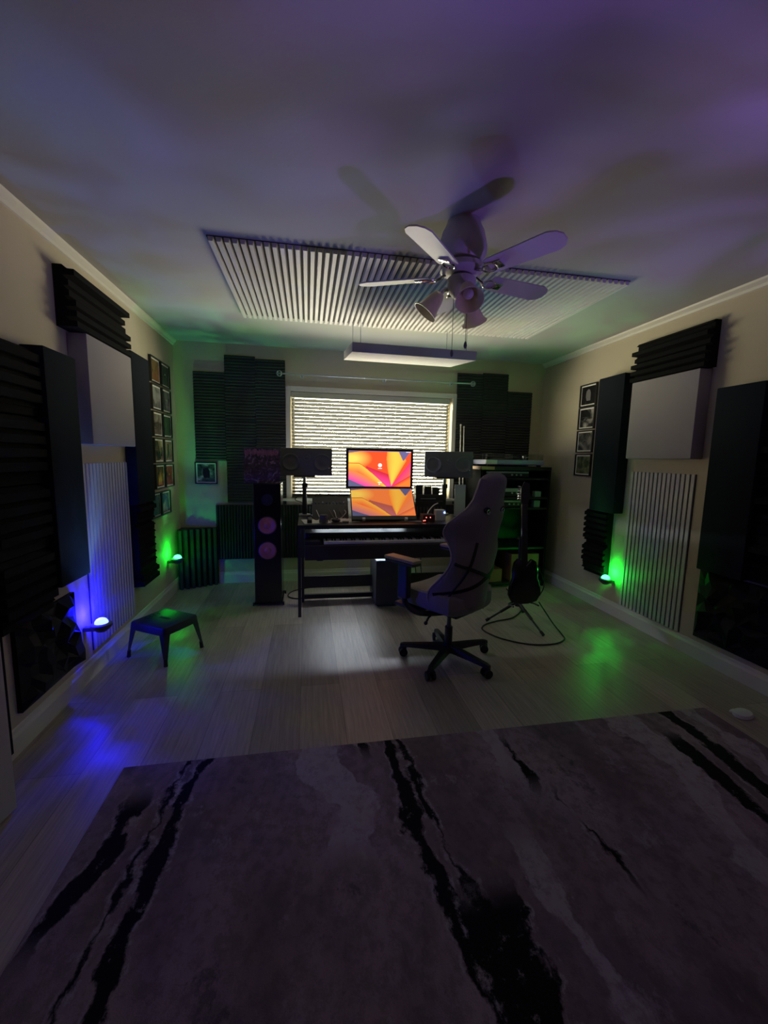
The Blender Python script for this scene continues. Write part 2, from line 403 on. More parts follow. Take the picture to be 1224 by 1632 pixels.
    v = [([(-0.44, 1.78), (-0.49, 1.63), (-0.49, 1.3), (-0.485, 0.95)], 0.026, 0.07, None, None),
         ([(-0.53, 1.78), (-0.56, 1.4), (-0.58, 0.95)], 0.006, 0.03, None, None),
         ([(-0.64, 1.62), (-0.665, 1.41), (-0.71, 1.29), (-0.745, 1.14)], 0.035, 0.13, 1.1, 1.62),
         ([(0.385, 1.8), (0.37, 1.44), (0.37, 1.27), (0.41, 1.13), (0.46, 0.8)], 0.030, 0.08, None, None),
         ([(0.45, 1.8), (0.43, 1.44), (0.45, 1.27), (0.50, 1.1), (0.56, 0.8)], 0.012, 0.06, None, None),
         ([(0.225, 1.8), (0.25, 1.70)], 0.020, 0.05, 1.72, None),
         ([(0.55, 1.08), (0.56, 0.9), (0.50, 0.6), (0.48, 0.2)], 0.085, 0.16, None, 1.07),
         ([(0.93, 1.75), (0.91, 1.55), (0.925, 1.45)], 0.016, 0.09, 1.42, 1.72),
         ([(1.00, 1.36), (1.03, 1.19), (1.02, 1.0)], 0.006, 0.05, 1.0, 1.4),
         ([(1.90, 1.8), (1.885, 1.53), (1.865, 1.3)], 0.030, 0.05, 1.1, None),
         ([(1.77, 1.62), (1.74, 1.39), (1.72, 1.15)], 0.034, 0.10, 1.05, 1.64)]
    for pts, wd, rg, a, c in v:
        base = mixc(math_('MULTIPLY', band(pts, wd+0.014, rg*1.2, a, c), smooth(fine, 0.45, 0.6, 0.0, 0.8)), base, light)
        base = mixc(math_('MULTIPLY', band(pts, wd, rg, a, c), smooth(fine, 0.60, 0.68, 1.0, 0.55)), base, dark)
    l.new(base, b.inputs['Base Color'])
    bp = n.new('ShaderNodeBump'); bp.inputs['Strength'].default_value = 0.4; bp.inputs['Distance'].default_value = 0.004
    l.new(noise(220, 2), bp.inputs['Height']); l.new(bp.outputs[0], b.inputs['Normal'])
    return m
mb = MB(); mb.box(-0.78, 2.155, -0.32, 1.80, 0.0, 0.009, 0.003)
tag(mb.build('area_rug', rug_mat()), 'large mauve and grey marbled rug with ragged black veins on the floor', 'rug')

# ------------------------------------------------------------------ acoustic treatment
LEFT, RIGHT, BACK = R(-90), R(90), R(180)
def tile_mesh(wd, ht, depth, n, vertical=False, seed=0, base=0.018, irregular=False):
    """foam tile, centred on local x/z, back face at y=0, ridges towards +y"""
    rnd = random.Random(seed); L = ht if not vertical else wd
    prof = [(0, 0)]; p = L/n; v = 0
    for k in range(n):
        d = depth*(rnd.choice((0.45, 0.7, 1.0, 1.0)) if irregular else rnd.uniform(0.88, 1.0))
        if irregular:
            prof += [(v+0.02*p, base), (v+0.02*p+0.001, d), (v+p*0.62, d), (v+p*0.64, base*1.4)]
        else:
            prof += [(v+0.04*p, base), (v+0.36*p, d), (v+0.58*p, d), (v+0.94*p, base)]
        v += p
    prof += [(L, base), (L, 0)]
    m = MB(); W = wd if not vertical else ht
    if vertical: m.rings([[(a-L/2, y, s) for a, y in prof] for s in (-W/2, W/2)])
    else: m.rings([[(s, y, a-L/2) for a, y in prof] for s in (-W/2, W/2)])
    return m
def place_tiles(proto_name, mesh_fn, spots, rz, labels, group, mt):
    first = None
    for i, p in enumerate(spots):
        if first is None:
            o = mesh_fn().build(proto_name, mt); first = o
            tag(o, labels[0], 'foam panel', group)
        else:
            o = first.copy(); C.objects.link(o); o['label'] = labels[i]
        o.location = p; o.rotation_euler = (0, 0, rz)
yb = YB-0.001
def ordn(k, n): return {0: 'topmost', n-1: 'bottom'}.get(k) or ('second', 'second', 'third', 'fourth')[k]+' from the top'
T = 0.2945
# back wall, left of the window: columns of wedge tiles
cols = [(-0.962, [1.285+0.145+k*0.29 for k in range(3)]),
        (-0.667, [0.855+0.147+k*T for k in range(5)]),
        (-0.372, [0.835+0.147+k*T for k in range(5)])]
place_tiles('foam_tile', lambda: tile_mesh(0.293, 0.292, 0.032, 10, seed=3),
            [(x, yb, z) for x, zs in cols for z in zs], BACK,
            [f'charcoal foam tile left of the window, {c} column, {ordn(len(zs)-1-k, len(zs))}' for c, (x, zs) in zip(('outer', 'middle', 'inner'), cols) for k in range(len(zs))], 'foam tiles left of the window', m_foam)
cols = [(1.767, [0.835+0.147+k*0.29 for k in range(5)]), (2.065, [0.848+0.147+k*0.29 for k in range(5)]),
        (2.363, [0.663+0.147+k*0.29 for k in range(5)])]
place_tiles('foam_tile', lambda: tile_mesh(0.296, 0.288, 0.032, 10, seed=5),
            [(x, yb, z) for x, zs in cols for z in zs], BACK,
            [f'charcoal foam tile right of the window, {c} column, {ordn(len(zs)-1-k, len(zs))}' for c, (x, zs) in zip(('inner', 'middle', 'outer'), cols) for k in range(len(zs))], 'foam tiles right of the window', m_foam)
place_tiles('foam_tile', lambda: tile_mesh(0.290, 0.283, 0.040, 10, vertical=True, seed=9),
            [(-0.79+k*0.292, yb, 0.26+0.143+j*0.286) for j in range(2) for k in range(9) if k < 4 or (j == 1 and k > 5)], BACK,
            [f"charcoal ridged foam tile in the low band under the window, {('lower', 'upper')[j]} row, {('first', 'second', 'third', 'fourth', 'fifth', 'sixth', 'third', 'second', 'first')[k]} from {'left' if k < 4 else 'right'}" for j in range(2) for k in range(9) if k < 4 or (j == 1 and k > 5)], 'upright ridge foam tiles under the window', m_foam)
# corner bass traps
def trap():
    n = 7; A = Vector((0.02, 0.17)); 
    p0 = Vector((0.0, -0.165)); p1 = Vector((0.345, 0.0))   # front diagonal, local to the corner
    pts = [(0.0, 0.0)]
    fr = []
    d = p1-p0; nrm = Vector((d.y, -d.x)).normalized()
    for k in range(n):
        u = k/n; v = (k+0.55)/n; q = (k+0.62)/n; e = (k+0.97)/n
        for s, o in ((u, 0.0), (u+0.02, 0.05), (v, 0.05), (q, 0.0)): fr.append(p0+d*s+nrm*o)
    pts += [tuple(x) for x in fr] + [tuple(p1)]
    return pts
tp = trap()
b1 = MB().prism(tp, 0, 0.298, 'z').build('corner_bass_trap', m_foam)
b1.location = (XL+0.018, YB-0.018, 0.302)
tag(b1, 'upper ridged dark foam bass trap in the left back corner, lit green', 'bass trap')
b2 = b1.copy(); C.objects.link(b2); b2.location = (XL+0.018, YB-0.018, 0.002)
b2['label'] = 'lower ridged foam bass trap standing on the floor in the left back corner'

def wall_panel(name, wd, ht, dp, mt, loc, rz, label, cat='acoustic panel', bev=0.008):
    o = MB().box(-wd/2, wd/2, 0.0, dp, -ht/2, ht/2, bev).build(name, mt, None, True)
    o.location = loc; o.rotation_euler = (0, 0, rz); return tag(o, label, cat)
xl, xr = XL+0.001, XR-0.001
# left wall
def block_foam(name, y0, y1, z0, z1, side, n, seed, dp, label):
    o = tile_mesh(abs(y1-y0), z1-z0, dp, n, seed=seed, base=0.045, irregular=True).build(name, m_foamk)
    o.location = (xl if side == 'L' else xr, (y0+y1)/2, (z0+z1)/2); o.rotation_euler = (0, 0, LEFT if side == 'L' else RIGHT)
    return tag(o, label, 'foam panel')
block_foam('foam_block', 2.55, 3.24, 1.995, 2.30, 'L', 6, 11, 0.10, 'black blocky foam panel high on the left wall above the light grey panel')
block_foam('foam_block', 2.425, 3.075, 1.985, 2.285, 'R', 6, 12, 0.10, 'black blocky foam panel high on the right wall above the light grey panel')
block_foam('foam_block', 3.31, 3.645, 0.345, 0.965, 'L', 11, 13, 0.075, 'narrow black notched foam strip low on the left wall beside the green night light')
block_foam('foam_block', 3.235, 3.53, 0.315, 0.905, 'R', 11, 14, 0.075, 'narrow black notched foam strip low on the right wall beside the green night light')
wall_panel('fabric_panel', 0.59, 0.60, 0.10, m_greyf, (xl, 2.93, 1.688), LEFT, 'thick light grey square fabric panel on the left wall')
wall_panel('fabric_panel', 0.595, 0.60, 0.10, m_greyf, (xr, 2.745, 1.678), RIGHT, 'thick light grey square fabric panel on the right wall')
wall_panel('fabric_panel', 0.335, 1.09, 0.075, m_navy, (xl, 3.465, 1.512), LEFT, 'tall narrow navy fabric panel on the left wall beside the picture frames')
wall_panel('fabric_panel', 0.31, 1.17, 0.10, m_navy, (xr, 3.285, 1.495), RIGHT, 'tall narrow navy fabric panel on the right wall beside the four frames')
wall_panel('fabric_panel', 0.275, 1.145, 0.10, m_navy, (xl, 2.368, 1.252), LEFT, 'wide navy fabric panel on the left wall above the blue night light')
wall_panel('fabric_panel', 0.295, 1.175, 0.10, m_navy, (xr, 2.165, 1.238), RIGHT, 'navy fabric panel on the right wall at the right picture edge')
# black wedge foam beside those navy panels
place_tiles('foam_tile', lambda: tile_mesh(0.35, 0.30, 0.085, 5, seed=21, irregular=True, base=0.05),
            [(xl, 2.05, 0.735+k*0.305) for k in range(4)], LEFT,
            [f'black foam tile in the left wall stack beside the navy panel, {ordn(3-k, 4)}' for k in range(4)], 'black foam stack on the left wall', m_foamk)
place_tiles('foam_tile', lambda: tile_mesh(0.30, 0.29, 0.085, 5, seed=22, irregular=True, base=0.05),
            [(xr, 1.862, 0.80+k*0.292) for k in range(4)], RIGHT,
            [f'black foam tile in the right wall stack at the picture edge, {ordn(3-k, 4)}' for k in range(4)], 'black foam stack on the right wall', m_foamk)
# faceted low panels
def facet_panel(wd, ht, seed):
    rnd = random.Random(seed); m = MB(); nx, nz = 9, 9
    g = []
    for j in range(nz+1):
        row = []
        for i in range(nx+1):
            x = -wd/2+wd*i/nx; z = -ht/2+ht*j/nz
            edge = i in (0, nx) or j in (0, nz)
            if not edge: x += rnd.uniform(-.3, .3)*wd/nx; z += rnd.uniform(-.3, .3)*ht/nz
            if i == 0 and not edge: x += rnd.uniform(-.02, .0)
            row.append(m.b.verts.new((x, 0.02 if edge else rnd.choice((0.025, 0.03, 0.06, 0.075, 0.05)), z)))
        g.append(row)
    for j in range(nz):
        for i in range(nx):
            a, b_, c, d = g[j][i], g[j][i+1], g[j+1][i+1], g[j+1][i]
            if rnd.random() < .5: m.b.faces.new((a, b_, c)); m.b.faces.new((a, c, d))
            else: m.b.faces.new((a, b_, d)); m.b.faces.new((b_, c, d))
    m.box(-wd/2, wd/2, 0.0, 0.02, -ht/2, ht/2)
    return m
m_facet = mat('black_sculpted_panel', (0.006, 0.006, 0.007), 0.6, spec=0.25)
o = facet_panel(0.48, 0.408, 4).build('sculpted_panel', m_facet); o.location = (xl, 2.245, 0.376); o.rotation_euler = (0, 0, LEFT)
tag(o, 'low black sculpted panel with faceted surface on the left wall beside the blue night light', 'acoustic panel')
o = facet_panel(0.49, 0.47, 8).build('sculpted_panel', m_facet); o.location = (xr, 2.105, 0.395); o.rotation_euler = (0, 0, RIGHT)
tag(o, 'low black sculpted panel on the right wall under the navy panel', 'acoustic panel')
# ragged strip by the door
m = MB(); rnd = random.Random(5)
pl_ = [(0.0, -0.3)]
for k in range(13): pl_.append((0.10+rnd.uniform(-.012, .012), -0.3+0.05*k))
pl_.append((0.0, 0.3))
o = m.prism(pl_, 0, 0.045, 'y').build('foam_strip', m_foamk); o.location = (xl, 1.89, 0.36); o.rotation_euler = (0, 0, R(-90))
tag(o, 'ragged black foam strip low on the left wall beside the open door', 'foam panel')

# slatted white panels
def slat_panel(name, wd, ht, n, loc, rz, label, gap=0.34, dp=0.011):
    t = thing(name, label, 'slat panel', loc, rz)
    MB().box(-wd/2, wd/2, 0.0, 0.004, -ht/2, ht/2).build('backing', m_groove, t)
    p = wd/n; w_ = p*(1-gap)
    for k in range(n):
        x = -wd/2+p*(k+0.5)
        MB().box(x-w_/2, x+w_/2, 0.004, dp, -ht/2, ht/2).build('slat', m_slat, t)
    return t
slat_panel('slat_panel', 0.62, 1.125, 15, (xl, 2.985, 0.715), LEFT, 'white vertical slat panel on the left wall below the grey panel')
slat_panel('slat_panel', 0.60, 1.145, 15, (xr, 2.775, 0.70), RIGHT, 'white vertical slat panel on the right wall beside the green night light')
t = thing('ceiling_slat_panel', 'large white corrugated slat panel fixed flat on the ceiling before the window', 'ceiling panel', (0.715, 2.985, H-0.001))
MB().box(-1.215, 1.215, -0.60, 0.60, -0.004, 0.0).build('backing', m_groove, t)
n = 62; p = 2.43/n
for k in range(n):
    x = -1.215+p*(k+0.5)
    MB().prism([(x-p*0.36, -0.004), (x-p*0.26, -0.026), (x+p*0.26, -0.026), (x+p*0.36, -0.004)], -0.60, 0.60, 'y').build('slat', m_slat, t)

# ------------------------------------------------------------------ pictures
def art_mat(c1, c2, c3, seed, sc_=7.0, th=0.5):
    m = bpy.data.materials.new('print_%s' % 'abcdefghijklmnopqrstuvwxyz'[seed % 26]); m.use_nodes = True; t = m.node_tree; b = t.nodes['Principled BSDF']
    b.inputs['Roughness'].default_value = 0.25
    g = t.nodes.new('ShaderNodeTexCoord'); mp = t.nodes.new('ShaderNodeMapping'); mp.inputs['Location'].default_value = (seed*3.1, seed*1.7, seed)
    t.links.new(g.outputs['Object'], mp.inputs[0])
    z = t.nodes.new('ShaderNodeTexNoise'); z.inputs['Scale'].default_value = sc_; z.inputs['Detail'].default_value = 5; z.inputs['Distortion'].default_value = 1.0
    t.links.new(mp.outputs[0], z.inputs['Vector'])
    rp = t.nodes.new('ShaderNodeValToRGB'); e = rp.color_ramp.elements
    e[0].position = 0.36; e[0].color = (*c1, 1); e[1].position = 0.68; e[1].color = (*c3, 1)
    k = e.new(th); k.color = (*c2, 1)
    t.links.new(z.outputs['Fac'], rp.inputs[0]); t.links.new(rp.outputs[0], b.inputs['Base Color'])
    return m
m_frame = mat('black_picture_frame', (0.012, 0.011, 0.011), 0.3)
m_mount = mat('white_mount', (0.88, 0.84, 0.74), 0.6)
def picture(wd, ht, loc, rz, label, mt, mark=None, group=None):
    t = thing('picture_frame', label, 'picture', loc, rz, group)
    f = 0.010
    m = MB()
    m.box(-wd/2, wd/2, 0, 0.02, ht/2-f, ht/2).box(-wd/2, wd/2, 0, 0.02, -ht/2, -ht/2+f)
    m.box(-wd/2, -wd/2+f, 0, 0.02, -ht/2+f, ht/2-f).box(wd/2-f, wd/2, 0, 0.02, -ht/2+f, ht/2-f)
    m.build('frame', m_frame, t)
    MB().box(-wd/2+f, wd/2-f, 0.0, 0.008, -ht/2+f, ht/2-f).build('mount', m_mount, t)
    a = 0.022
    MB().box(-wd/2+a, wd/2-a, 0.008, 0.0095, -ht/2+a, ht/2-a).build('print', mt, t)
    if mark:
        mk, fn = mark; mm = MB(); fn(mm); mm.build('figure', mk, t)
    return t
K = (0.010, 0.009, 0.010)
def fig(kind):
    def f(m):
        if kind == 'dot': m.cyl((0, 0.0096, 0.01), (0, 0.0106, 0.01), 0.008, seg=12)
        if kind == 'tower': m.prism([(-0.045, -0.07), (-0.02, 0.0), (-0.012, 0.06), (0.012, 0.06), (0.02, 0.0), (0.045, -0.07), (0.02, -0.07), (0, -0.03), (-0.02, -0.07)], 0.0096, 0.0106)
        if kind == 'twin': m.prism([(-0.05, -0.075), (-0.03, 0.02), (-0.015, -0.03), (0.0, 0.045), (0.015, -0.03), (0.03, 0.02), (0.05, -0.075)], 0.0096, 0.0106)
        if kind == 'ghost': m.prism([(-0.035, -0.05), (-0.035, 0.02), (-0.02, 0.05), (0.005, 0.058), (0.03, 0.04), (0.035, -0.01), (0.02, -0.05)], 0.0096, 0.0106)
        if kind == 'ring': m.torus((0, 0.010, -0.015), 0.028, 0.004, (0, 1, 0), 20)
    return f
m_f_white = mat('pale_print_ink', (0.42, 0.40, 0.38), 0.4)
m_f_orange = mat('orange_print_ink', (0.75, 0.28, 0.06), 0.4)
m_f_grey = mat('grey_print_ink', (0.16, 0.15, 0.15), 0.4)
zs = [2.045-0.225*k for k in range(5)]
Lp = [ # (col y, z, label, mat, mark)
 (3.965, zs[0], 'framed green and rust print, top of the column by the navy panel', art_mat((0.12, 0.09, 0.03), (0.25, 0.16, 0.06), (0.30, 0.08, 0.04), 0), None),
 (4.218, zs[0], 'framed black print with a tiny white star, top of the column nearest the corner', art_mat(K, K, (0.04, 0.04, 0.05), 1), (m_f_white, fig('dot'))),
 (3.965, zs[1], 'framed pale grey photo print, second in the column by the navy panel', art_mat((0.12, 0.11, 0.10), (0.35, 0.34, 0.30), (0.42, 0.42, 0.38), 2), None),
 (4.218, zs[1], 'framed dark purple print with a pale curl, second down nearest the corner', art_mat(K, (0.10, 0.06, 0.09), (0.20, 0.16, 0.18), 3), (m_f_grey, fig('ring'))),
 (3.965, zs[2], 'framed brown and cream print, third in the column by the navy panel', art_mat((0.06, 0.04, 0.04), (0.18, 0.12, 0.10), (0.42, 0.38, 0.30), 4), None),
 (4.218, zs[2], 'framed near-black plain print, third down nearest the corner', art_mat(K, (0.02, 0.02, 0.018), (0.05, 0.06, 0.045), 5), None),
 (3.965, zs[3], 'framed print of dark figures on peach, fourth down by the navy panel', art_mat((0.02, 0.015, 0.015), (0.20, 0.11, 0.07), (0.50, 0.35, 0.24), 6), (m_frame, fig('twin'))),
 (4.218, zs[3], 'framed print with a dark tower on a pinkish ground, fourth down nearest the corner', art_mat((0.30, 0.18, 0.12), (0.22, 0.12, 0.09), (0.45, 0.32, 0.22), 7), (m_frame, fig('tower'))),
 (3.965, zs[4], 'framed print glowing orange on dark brown, fifth down next to the navy panel', art_mat((0.05, 0.02, 0.012), (0.14, 0.04, 0.015), (0.50, 0.18, 0.06), 8), (m_f_orange, fig('twin'))),
 (4.218, zs[4], 'framed deep red print, fifth down nearest the corner', art_mat((0.20, 0.022, 0.015), (0.32, 0.04, 0.025), (0.42, 0.09, 0.05), 9), (m_f_orange, fig('dot'))),
 (3.835, 0.905, 'white-mounted frame mostly hidden by the navy panel, lowest on the left wall', art_mat(K, (0.03, 0.03, 0.03), (0.1, 0.1, 0.1), 10), None),
 (4.085, 0.905, 'framed dark blue print, lowest on the left wall and offset from the columns', art_mat((0.015, 0.018, 0.06), (0.05, 0.055, 0.16), (0.30, 0.14, 0.16), 11), None)]
for y, z, lb, mt, mk in Lp: picture(0.238, 0.214, (xl, y, z), LEFT, lb, mt, mk)
Rp = [(1.980, 'framed black print with a grey ghostly head, top of the four on the right wall', (K, K, (0.03, 0.03, 0.03)), (m_f_grey, fig('ghost'))),
      (1.764, 'framed dark print with scattered white streaks, second of four on the right wall', (K, (0.05, 0.05, 0.05), (0.50, 0.46, 0.40)), None),
      (1.542, 'framed dark grey print with pale marks, third of four on the right wall', ((0.03, 0.03, 0.03), (0.09, 0.09, 0.08), (0.26, 0.24, 0.20)), (m_f_grey, fig('ring'))),
      (1.316, 'framed olive green print, lowest of the four on the right wall', ((0.03, 0.04, 0.02), (0.10, 0.12, 0.06), (0.28, 0.30, 0.16)), None)]
for i, (z, lb, cs, mk) in enumerate(Rp): picture(0.24, 0.212, (xr, 3.703, z), RIGHT, lb, art_mat(*cs, 12+i, 9.0), mk)
picture(0.212, 0.222, (-1.018, yb, 1.158), BACK, 'framed black and white photo on the back wall below the foam, near the corner', art_mat((0.02, 0.03, 0.03), (0.10, 0.14, 0.13), (0.60, 0.68, 0.62), 20, 9.0), (m_frame, fig('ghost')))

# ------------------------------------------------------------------ night lights
def night_light(x, y, z, col, lab, s, energy, strength, gobo=3.0):
    t = thing('night_light', lab, 'night light', (x, y, z)); t.scale = (0.82, 0.82, 0.82)
    MB().lathe([(0.012, -0.055), (0.030, -0.050), (0.055, -0.028), (0.068, -0.010), (0.068, 0.004), (0.060, 0.010), (0.044, 0.012)]).build('base', m_dgrey, t, True)
    md = mat('glowing_dome', (0.6, 0.8, 0.8), 0.3, emis=col, es=strength)
    MB().lathe([(0.043, 0.012), (0.041, 0.024), (0.032, 0.038), (0.018, 0.046), (0.003, 0.049)]).build('dome', md, t, True)
    MB().box(*sorted((0.0, s*(abs(x-(XL if s < 0 else XR))-0.002)/0.82)), -0.018, 0.018, -0.045, -0.015, 0.004).build('plug', m_dgrey, t, True)
    return t
nb = [(-1.193, 2.594, 0.345, (0.16, 0.22, 1.0), 'blue glowing dome night light on the left wall', -1),
      (-1.20, 4.085, 0.372, (0.06, 1.0, 0.30), 'green glowing dome night light by the left back corner', -1),
      (2.578, 3.165, 0.322, (0.06, 1.0, 0.30), 'green glowing dome night light on the right wall', 1)]
night_light(*nb[0][:3], nb[0][3], nb[0][4], -1, 0, 3.5)
night_light(*nb[1][:3], nb[1][3], nb[1][4], -1, 0, 4.5)
night_light(*nb[2][:3], nb[2][3], nb[2][4], 1, 0, 4.5)
lamp('blue_bulb_light', 'POINT', (-1.225, 2.594, 0.408), 7.5, (0.006, 0.004, 1.0), 0.02, gobo=2.5)
lamp('green_bulb_light', 'POINT', (-1.225, 4.085, 0.435), 1.3, (0.004, 1.0, 0.03), 0.02, gobo=3.5)
lamp('green_bulb_light', 'POINT', (2.602, 3.165, 0.385), 1.9, (0.004, 1.0, 0.04), 0.02, gobo=3.5)
lamp('green_ceiling_light', 'SPOT', (-1.15, 4.085, 0.46), 17, (0.10, 1.0, 0.25), 0.03, (0.12, 0.0, 1.0), 70, 0.8, 4.0)
lamp('green_ceiling_light', 'SPOT', (2.50, 3.165, 0.41), 16, (0.10, 1.0, 0.25), 0.03, (-0.35, 0.2, 1.0), 75, 0.8, 4.0)
lamp('blue_ceiling_light', 'SPOT', (-1.15, 2.594, 0.43), 12, (0.12, 0.32, 1.0), 0.03, (0.30, 0.0, 1.0), 110, 0.8, 3.0)

# ------------------------------------------------------------------ ceiling fan
FC = (0.718, 2.003)
t = thing('ceiling_fan', 'white five-blade ceiling fan with chrome blade irons and frosted light kit', 'ceiling fan', (FC[0], FC[1], H))
m_motor = mat('white_motor_housing', (0.46, 0.44, 0.44), 0.5)
MB().lathe([(0.075, 0.0), (0.082, -0.02), (0.098, -0.05), (0.112, -0.11), (0.112, -0.145), (0.09, -0.178), (0.05, -0.187)], seg=36).build('motor_housing', m_motor, t, True)
MB().lathe([(0.06, -0.187), (0.100, -0.194), (0.103, -0.217), (0.07, -0.234), (0.05, -0.236)], seg=32).build('flywheel', m_motor, t, True)
zb = -0.234
for k in range(5):
    a = R(12.5+72*k)
    rot = Matrix.Rotation(a, 4, 'Z')
    pit = Matrix.Rotation(R(-13), 4, 'X')
    pts = []
    r0, r1, w0, w1 = 0.155, 0.503, 0.046, 0.058
    poly = [(r0, -w0), (r0+0.02, -w0-0.004), (r1-0.05, -w1), (r1-0.018, -w1+0.014), (r1, -w1+0.040), (r1, w1-0.040), (r1-0.018, w1-0.014), (r1-0.05, w1), (r0+0.02, w0+0.004), (r0, w0)]
    b = MB().rings([[(x, y, zz) for x, y in poly] for zz in (-0.003, 0.003)])
    b.xf(Matrix.Translation((0, 0, zb-0.006)) @ rot @ pit); b.build('blade', m_fan, t)
    ir = MB()
    ir.torus((0.158, 0, 0), 0.028, 0.0045, (0, 0, 1), 26, (1.35, 0.95))
    ir.box(0.19, 0.225, -0.022, 0.022, -0.004, 0.003, 0.002)
    ir.xf(Matrix.Translation((0, 0, zb-0.013)) @ rot @ pit)
    ir2 = MB().tube([Vector((0.07, 0, zb+0.012)), Vector((0.10, 0, zb-0.004)), Vector((0.125, 0, zb-0.014))], 0.008)
    ir2.xf(rot); me = bpy.data.meshes.new('tmp'); ir2.b.to_mesh(me); ir.b.from_mesh(me); bpy.data.meshes.remove(me); ir2.b.free()
    ir.build('blade_iron', m_chrome, t, True)
MB().lathe([(0.045, -0.236), (0.066, -0.250), (0.066, -0.295), (0.045, -0.325), (0.02, -0.342), (0.008, -0.352)], seg=28).build('light_kit_hub', m_motor, t, True)
for ad in (168, 264, 44):
    a = R(ad); d = Vector((math.cos(a), math.sin(a), 0))
    p0 = d*0.05+Vector((0, 0, -0.295)); p1 = d*0.080+Vector((0, 0, -0.298)); p2 = d*0.098+Vector((0, 0, -0.316))
    arm = MB().tube([p0, p1, p2], 0.010, smooth_n=4).build('light_arm', m_chrome, t, True)
    ax = (d*0.62+Vector((0, 0, -0.78))).normalized()
    s_ = MB().lathe([(0.020, 0.0), (0.028, 0.010), (0.036, 0.035), (0.043, 0.07), (0.052, 0.098), (0.064, 0.112), (0.061, 0.112), (0.048, 0.094), (0.038, 0.068), (0.030, 0.03), (0.012, 0.012)], p2, ax, 28).build('lamp_shade', m_shade, t, True)
    bl = MB().cyl(p2+ax*0.01, p2+ax*0.03, 0.012).sphere(p2+ax*0.062, 0.024).build('bulb', m_white, t, True)
for i, (dx, dy, ln) in enumerate(((-0.052, -0.05, 0.585), (0.012, -0.055, 0.545))):
    MB().cyl((dx, dy, -0.33), (dx, dy, -ln), 0.0014, seg=6).build('pull_chain', m_dgrey, t)
    MB().lathe([(0.002, -ln), (0.006, -ln-0.008), (0.0085, -ln-0.02), (0.006, -ln-0.030), (0.002, -ln-0.034)], (dx, dy, 0)).build('pull_knob', m_dgrey, t, True)

# ------------------------------------------------------------------ hanging acoustic cloud
t = thing('hanging_cloud_panel', 'pale grey acoustic cloud hanging on four thin cords above the desk', 'ceiling panel', (0.765, 3.31, 2.14))
cz = 0.065/2
b = MB().box(-0.465, 0.465, -0.27, 0.27, -cz, cz, 0.004); tm = Matrix.Rotation(R(1.5), 4, 'Z') @ Matrix.Rotation(R(6.5), 4, 'X')
b.xf(tm); b.build('panel', mat('lilac_grey_felt', (0.52, 0.49, 0.50), 0.9, bump=0.3, bscale=250), t, True)
for sxn in (-0.40, 0.40):
    for syn in (-0.22, 0.22):
        p = tm @ Vector((sxn, syn, cz))
        MB().cyl(p, (p.x, p.y, H-2.14-(0.028 if p.y < 0.2 else 0.002)), 0.0016, seg=6).build('cord', m_dgrey, t)

# ------------------------------------------------------------------ blinds and curtain rod
t = thing('window_blind', 'white horizontal slat window blind hanging in the window', 'blind', (0.690, YB+0.035, WZ1))
BW = (WX1-WX0)/2-0.014
MB().box(-BW, BW, -0.03, 0.03, -0.062, -0.004, 0.004).build('head_rail', mat('cream_valance', (0.50, 0.48, 0.40), 0.6), t)
sl = MB(); n = 28; z0, z1 = -0.085, -1.075
for k in range(n):
    z = z0+(z1-z0)*k/(n-1)
    a = R(-33)
    for th_ in (0,):
        c_, s_ = math.cos(a), math.sin(a)
        top = [(-0.026, 0.0), (-0.013, 0.0022), (0, 0.003), (0.013, 0.0022), (0.026, 0.0)]
        pr = [(y*c_-h*s_, y*s_+h*c_) for y, h in top]+[(y*c_-(h-0.0022)*s_, y*s_+(h-0.0022)*c_) for y, h in reversed(top)]
        sl.rings([[(x, y, z+h) for y, h in pr] for x in (-BW+0.006, BW-0.006)])
sl.build('slats', m_blind, t)
MB().box(-BW+0.004, BW-0.004, -0.022, 0.022, -1.100, -1.083, 0.003).build('bottom_rail', m_blind, t)
for x in (-0.72, -0.25, 0.25, 0.72):
    MB().cyl((x, -0.0265, -0.06), (x, -0.0265, -1.09), 0.0014, seg=6).build('ladder_cord', m_white, t)
MB().cyl((-0.83, -0.032, -0.06), (-0.83, -0.032, -0.42), 0.004, seg=8).build('tilt_wand', m_white, t)
t = thing('curtain_rod', 'thin silver curtain rod with round cage finials above the window', 'curtain rod', (0.745, YB-0.095, 2.162))
MB().cyl((-0.99, 0, 0), (0.99, 0, 0), 0.0085, seg=14).build('rod', m_silver, t, True)
for s in (-1, 1):
    f = MB()
    for axx in ((0, 1, 0), (1, 1, 0), (1, -1, 0), (0, 0, 1)): f.torus((s*1.022, 0, 0), 0.026, 0.0035, axx, 20)
    f.build('finial', m_silver, t, True)
for x in (-0.80, 0.06, 0.80): MB().cyl((x, 0, -0.004), (x, 0.0945, -0.004), 0.006, seg=10).cyl((x, 0.086, -0.004), (x, 0.0945, -0.004), 0.02).build('bracket', m_silver, t, True)

# ------------------------------------------------------------------ desk
DZ = 0.785
t = thing('studio_desk', 'long black studio desk under the window', 'desk', (0.70, 3.76, 0))
def dx(x): return x-0.70
def dy(y): return y-3.76
MB().box(dx(-0.085), dx(1.58), dy(3.435), dy(4.10), DZ-0.03, DZ, 0.003).build('desktop', m_blackm, t)
for x in (-0.072, 1.56):
    MB().box(dx(x)-0.013, dx(x)+0.013, dy(3.44), dy(3.466), 0, DZ-0.03).build('leg', m_black, t)
    MB().box(dx(x)+0.010, dx(x)+0.035, dy(3.80), dy(3.835), 0, DZ-0.03).build('leg', m_black, t)
MB().box(dx(-0.045), dx(1.57), dy(3.84), dy(3.86), 0.125, 0.235).build('cross_panel', m_black, t)
MB().box(dx(-0.045), dx(1.57), dy(3.83), dy(3.86), 0.022, 0.062).build('foot_rail', m_black, t)
